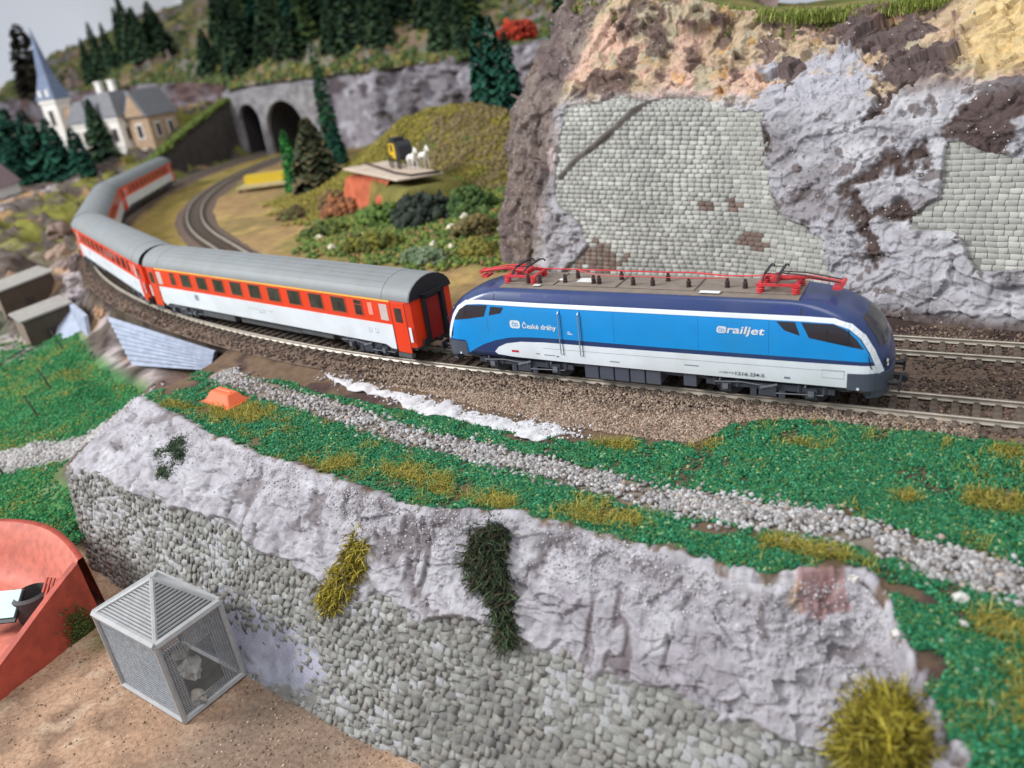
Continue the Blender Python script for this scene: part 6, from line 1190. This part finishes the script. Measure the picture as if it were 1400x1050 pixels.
for row, (tt_, dens) in enumerate(((0.05, 18), (0.11, 18), (0.18, 18), (0.28, 16), (0.40, 12))):
    for i in range(dens):
        if rs2.random() < .16: continue
        ti = 3.2 + (9.0-3.2)*(i+.5*rs2.random())/dens; q = hill_point(ti+.08*rs2.normal(), tt_+.03*rs2.random()); h = rs2.uniform(6, 11.5); tree('dark' if rs2.random() < .75 else ('pale' if rs2.random() < .35 else 'teal'), q.x, q.y, q.z-.4, h, 'dark spruce in the dense wood along the top of the far cliff', 'spruces of the far wood', rs2.uniform(1.15, 1.6), kk); kk += 1
tree('pale', -86.3, 89.4, 11.3, 14.5, 'large lighter green spruce in front of the dark wood above the tunnel', None, 1.25)
tree('column', -66.8, 68.3, -.5, 17, 'tall slender green conifer in front of the far cliff', None, 1.1); tree('teal', -60.5, 62, -.5, 6, 'small dark conifer at the foot of the far cliff right of the slender one', None, 1.2)
tree('olive', -42.8, 38.4, -.5, 8.4, 'bushy olive-brown conifer at the left edge of the mound', None, 1.25); tree('bright', -49.0, 40.9, -.4, 7.2, 'bright green narrow tree beside the yellow bench', None, 1.2); tree('bright', -47.2, 39.4, -.4, 5.0, 'shorter green tree between the yellow bench and the olive conifer', None, 1.5)
for k, (x, y, z, h) in enumerate([(-25.5, 47.5, 5.6, 10), (-22.8, 45.5, 5.8, 9.5), (-20.5, 44, 5.8, 8)]): tree('teal', x, y, z, h, ['tallest and leftmost', 'middle', 'shortest and rightmost'][k]+' teal conifer in the gap between mound and big cliff', 'conifers in the gap', .85, k)
for k, (x, y, z, h) in enumerate([(-15.3, 47.3, 12.8, 6), (-12.5, 46, 12.8, 7)]): tree('dark', x, y, z, h, ['left', 'right'][k]+' dark conifer at the top edge beside the big cliff', 'conifers at the top edge', 1.3, k)
def bush(name, loc, r, cols, label, n=500, group=None, cat='bush', seed=0, size=.16):
    r_ = np.random.default_rng(seed); v = r_.normal(size=(n, 3)); v /= np.linalg.norm(v, axis=1, keepdims=True); v *= (.55+.45*r_.random((n, 1))**.5); v[:, 2] = np.abs(v[:, 2])*1.0-.15; lump = 1+.28*vnoise(v*2.2+seed*3.1, seed); P = v*np.array(r)*lump[:, None]
    V, F = OCT; k = len(V); S = (size*np.mean(r))*(.6+.8*r_.random((n, 1, 1))); W = np.einsum('nij,nkj->nki', rand_rot(n), V[None]*S*(1+.4*r_.uniform(-1, 1, (n, 1, 3)))) + P[:, None]; c = np.array(cols)[r_.integers(len(cols), size=n)]*(.8+.4*r_.random((n, 1)))
    o = mobj(name, W.reshape(-1, 3), (F[None]+(np.arange(n)*k)[:, None, None]).reshape(-1, 3), M_turf, None, np.repeat(c, k, 0)); o.location = loc; return tag(o, label, cat, group)
def gz(x, y): return float(ground_z(np.array([x]), np.array([y]))[0])
for k, (x, y, r, cols, lab) in enumerate([(-17.2, 22.7, (3.0, 2.2, 2.4), [lin(58, 66, 56), lin(44, 52, 46)], 'dark grey-green bush on the front of the mound'), (-13.5, 23.5, (2.2, 2, 1.8), [lin(60, 82, 46), lin(78, 98, 52)], 'mid green bush right of the dark bush on the mound'), (-31.0, 28.4, (2.2, 1.8, 1.8), [lin(150, 98, 66), lin(124, 84, 60)], 'rusty brown bush at the foot of the brick wedge'), (-34.0, 30.5, (1.8, 1.6, 1.6), [lin(104, 84, 58), lin(120, 100, 64)], 'brownish bush left of the brick wedge'), (-22.5, 23.6, (2.6, 1.6, 1.5), [lin(98, 120, 58), lin(82, 104, 50)], 'light green low bush under the brick wedge'), (-27, 21.5, (2.6, 1.5, 1.2), [lin(96, 102, 48), lin(72, 84, 44)], 'olive low bush at the front left of the mound'), (-18.5, 17.4, (3.0, 1.3, 1.2), [lin(106, 104, 44), lin(80, 84, 40)], 'olive-green low bush along the front foot of the mound'), (-12.5, 15.2, (2.0, 1.1, 1.0), [lin(122, 136, 110), lin(92, 110, 80)], 'pale grey-green low bush near the foot of the big cliff'), (-9.0, 16.5, (1.6, 1.2, 1.1), [lin(126, 120, 56), lin(104, 104, 50)], 'olive bush in the corner against the big cliff'), (-11.0, 19.5, (1.8, 1.4, 1.3), [lin(92, 84, 56), lin(112, 100, 62)], 'brownish bush between the mound and the big cliff'), (-37.5, 28.5, (1.6, 1.3, 1.1), [lin(88, 92, 54), lin(104, 84, 60)], 'brown-green low bush left of the mound beside the field')]): bush('bush', (x, y, gz(x, y)), r, cols, lab, 420, 'bushes on the mound', seed=k)
bush('bush', (-25.2, 55.5, 13.2), (2.6, 2.0, 1.8), [lin(176, 62, 40), lin(140, 50, 36)], 'red bush at the top of the gap left of the big cliff', 420, seed=31)
r3 = np.random.default_rng(9)
for k in range(14):
    x, y = r3.uniform(-27, -9), r3.uniform(15, 21.5); r = r3.uniform(.18, .36); boulder((x, y, gz(x, y)+r*.3), (r*1.2, r, r), (208, 198, 176), 'pale little rock scattered along the front foot of the mound', 'pale rocks at the foot of the mound', seed=70+k)
n = 52000; x = rng.uniform(-48, -5, n); y = rng.uniform(13, 62, n); dd, aa = polar(x, y); z = ground_z(x, y); Pn = xyz(x, y, z); dx, dy = x+24.8, y-29.3; u = dx*.865-dy*.5; v = dx*.5+dy*.865; n2 = fbm(Pn, .5, 4, 102); n5 = fbm(Pn, .22, 3, 402)
k = (dd < -8.5) & (z > -.25+.25*n2) & ~((np.abs(u) < 7.9) & (np.abs(v) < 2.9)) & in_view(Pn)[0] & (rng.random(n) < .75+.5*n2); Pn, n2, n5 = Pn[k], n2[k], n5[k]; n = len(Pn); fr = (Pn[:, 1] < 30+3*n2) & (Pn[:, 0] > -33)
ca = colvar(n, [lin(130, 120, 56), lin(112, 104, 48), lin(146, 134, 68)], [.5, .35, .15]); cb_ = colvar(n, [lin(96, 116, 56), lin(70, 92, 46), lin(120, 124, 60), lin(138, 110, 74)], [.4, .3, .2, .1]); cc_ = colvar(n, [lin(132, 116, 82), lin(116, 104, 70)], [.5, .5])
cols = np.where(fr[:, None], cb_, np.where(((n5 > .12) & (Pn[:, 0] > -28))[:, None], cc_, ca)); scatter('turf', Pn+[0, 0, .08], rng.uniform(.09, .24, n)*np.where(fr, 1.25, 1), OCT, cols, M_turf)
n = 9000; ti = rng.uniform(0, 14.5, n); kk2 = rng.random(n)**1.6*.55; ii = np.clip((ti/15*419).astype(int), 0, 418); jj = np.clip((kk2*49).astype(int), 0, 48); fr = rng.random((n, 1)); Pq = Ph[ii, jj]*(1-fr)+Ph[ii+1, jj+1]*fr
nh = fbm(Pq, .12, 3, 501); k = nh+.35*rng.normal(size=n) > -.05; Pq = Pq[k]; n = len(Pq); scatter('undergrowth', Pq+[0, 0, .15], rng.uniform(.25, .8, n), OCT, colvar(n, [lin(92, 106, 60), lin(72, 90, 52), lin(128, 120, 66), lin(110, 96, 70)], [.35, .35, .2, .1]), M_turf)
# moss hanging on the front bank: many curled strands
def moss(label, cat, spots, n, cols, length, width, hang, seed, lift=.12, name='moss_clump'):
    r_ = np.random.default_rng(seed); i = r_.integers(len(spots), size=n); S = np.array(spots)[i]; rr = np.sqrt(r_.random(n)); a = r_.random(n)*2*PI; t = S[:, 0]+S[:, 2]*rr*np.cos(a); w = S[:, 1]+S[:, 3]*rr*np.sin(a)
    P, N_, E = bank_surface(t, np.clip(w, .3, 1.97)); up = np.array([0, 0, 1.0]); thick = (1-rr**2)
    base = P+N_*(lift*thick*r_.random(n)*2.2+.03)[:, None]; d = r_.normal(size=(n, 3))+hang*np.array([0, 0, -1.0])+.5*N_; d /= np.linalg.norm(d, axis=1, keepdims=True); L = length*(.5+r_.random(n))[:, None]
    c1 = r_.normal(size=(n, 3))*.35; p1 = base+d*L*.35+c1*L*.2; p2 = base+d*L*.7+c1*L*.5+np.array([0, 0, -.10])*hang*L; p3 = base+d*L+c1*L*.4+np.array([0, 0, -.3])*hang*L
    s = np.cross(d, r_.normal(size=(n, 3))); s /= np.linalg.norm(s, axis=1, keepdims=True); s2 = np.cross(d, s); ww_ = width*(.6+.8*r_.random(n))[:, None]; rows = []
    for q, f in ((base, 1), (p1, 1), (p2, .8), (p3, .3)): rows += [q+s*ww_*f, q-s*ww_*f*.5+s2*ww_*f*.8, q-s*ww_*f*.5-s2*ww_*f*.8]
    V = np.stack(rows, 1); F = []
    for k in range(3):
        for j in range(3): F.append((3*k+j, 3*k+(j+1) % 3, 3*k+3+(j+1) % 3, 3*k+3+j))
    F = (np.array(F)[None]+(np.arange(n)*12)[:, None, None]).reshape(-1, 4); c = np.array(cols)[r_.integers(len(cols), size=n)]*(.7+.6*r_.random((n, 1)))
    o = mobj(name, V.reshape(-1, 3), F, mat('moss_strand', attr='Col', rough=.8, var=.15, scale=6, spec=.25), None, np.repeat(c, 12, 0), True); return tag(o, label, cat)
moss('yellow-olive moss tuft hanging over the stone wall left of the dark weed', 'moss', [(2.49, 1.27, .12, .09), (2.45, 1.36, .14, .09), (2.38, 1.45, .13, .08), (2.30, 1.54, .10, .06), (2.50, 1.32, .10, .1)], 1500, [lin(158, 142, 44), lin(128, 114, 36), lin(184, 170, 72), lin(98, 86, 30)], .30, .020, .7, 3)
moss('dark green weed clump hanging from the plaster brow in the middle', 'weed', [(3.88, 1.08, .10, .06), (3.80, 1.18, .16, .09), (3.86, 1.27, .18, .09), (3.98, 1.38, .10, .08), (4.03, 1.47, .08, .05), (3.80, 1.13, .2, .08), (3.78, 1.24, .22, .09)], 2200, [lin(58, 74, 52), lin(44, 58, 44), lin(76, 90, 62), lin(72, 62, 46)], .42, .024, .8, 4)
moss('dark green creeper on the pale plaster near the left end of the brow', 'creeper', [(.76, 1.13, .09, .06), (.80, 1.24, .09, .08), (.84, 1.33, .07, .05), (.70, 1.22, .06, .05), (.78, 1.18, .08, .08)], 1700, [lin(52, 76, 52), lin(40, 58, 44), lin(84, 98, 70)], .22, .016, .8, 5, lift=.08)
def moss_ball(label, cat, c, r, n, cols, length, width, seed):
    r_ = np.random.default_rng(seed); v = r_.normal(size=(n, 3)); v /= np.linalg.norm(v, axis=1, keepdims=True); lump = 1+.3*vnoise(v*2.0+3, seed)+.15*vnoise(v*5.0, seed+1); base = np.array(c)+v*np.array(r)*lump[:, None]*(.55+.42*r_.random((n, 1)))
    d = .75*v+r_.normal(size=(n, 3))*.7+np.array([0, 0, -.15]); d /= np.linalg.norm(d, axis=1, keepdims=True); L = length*(.5+r_.random(n))[:, None]; c1 = r_.normal(size=(n, 3))*.7
    s_ = np.cross(d, r_.normal(size=(n, 3))); s_ /= np.linalg.norm(s_, axis=1, keepdims=True); s2 = np.cross(d, s_); w_ = width*(.6+.8*r_.random(n))[:, None]; rows = []
    for q, f in ((base, 1), (base+d*L*.4+c1*L*.25, 1), (base+d*L*.75+c1*L*.6, .8), (base+d*L+c1*L*.6, .3)): rows += [q+s_*w_*f, q-s_*w_*f*.5+s2*w_*f*.8, q-s_*w_*f*.5-s2*w_*f*.8]
    F = np.array([(3*k+j, 3*k+(j+1) % 3, 3*k+3+(j+1) % 3, 3*k+3+j) for k in range(3) for j in range(3)]); F = (F[None]+(np.arange(n)*12)[:, None, None]).reshape(-1, 4)
    big = vnoise(v*3.0, seed+5)[:, None]; cc_ = np.array(cols)[r_.integers(len(cols), size=n)]*(.75+.5*r_.random((n, 1)))*(1+.25*big)
    o = mobj('moss_clump', np.stack(rows, 1).reshape(-1, 3), F, MATS['moss_strand'], None, np.repeat(cc_, 12, 0), True); return tag(o, label, cat)
moss_ball('big yellow-olive moss bush at the bottom right corner', 'moss', (19.75, -12.4, -3.2), (1.15, 1.1, 1.55), 12000, [lin(160, 146, 46), lin(132, 120, 36), lin(184, 172, 74), lin(100, 92, 36)], .26, .016, 6)
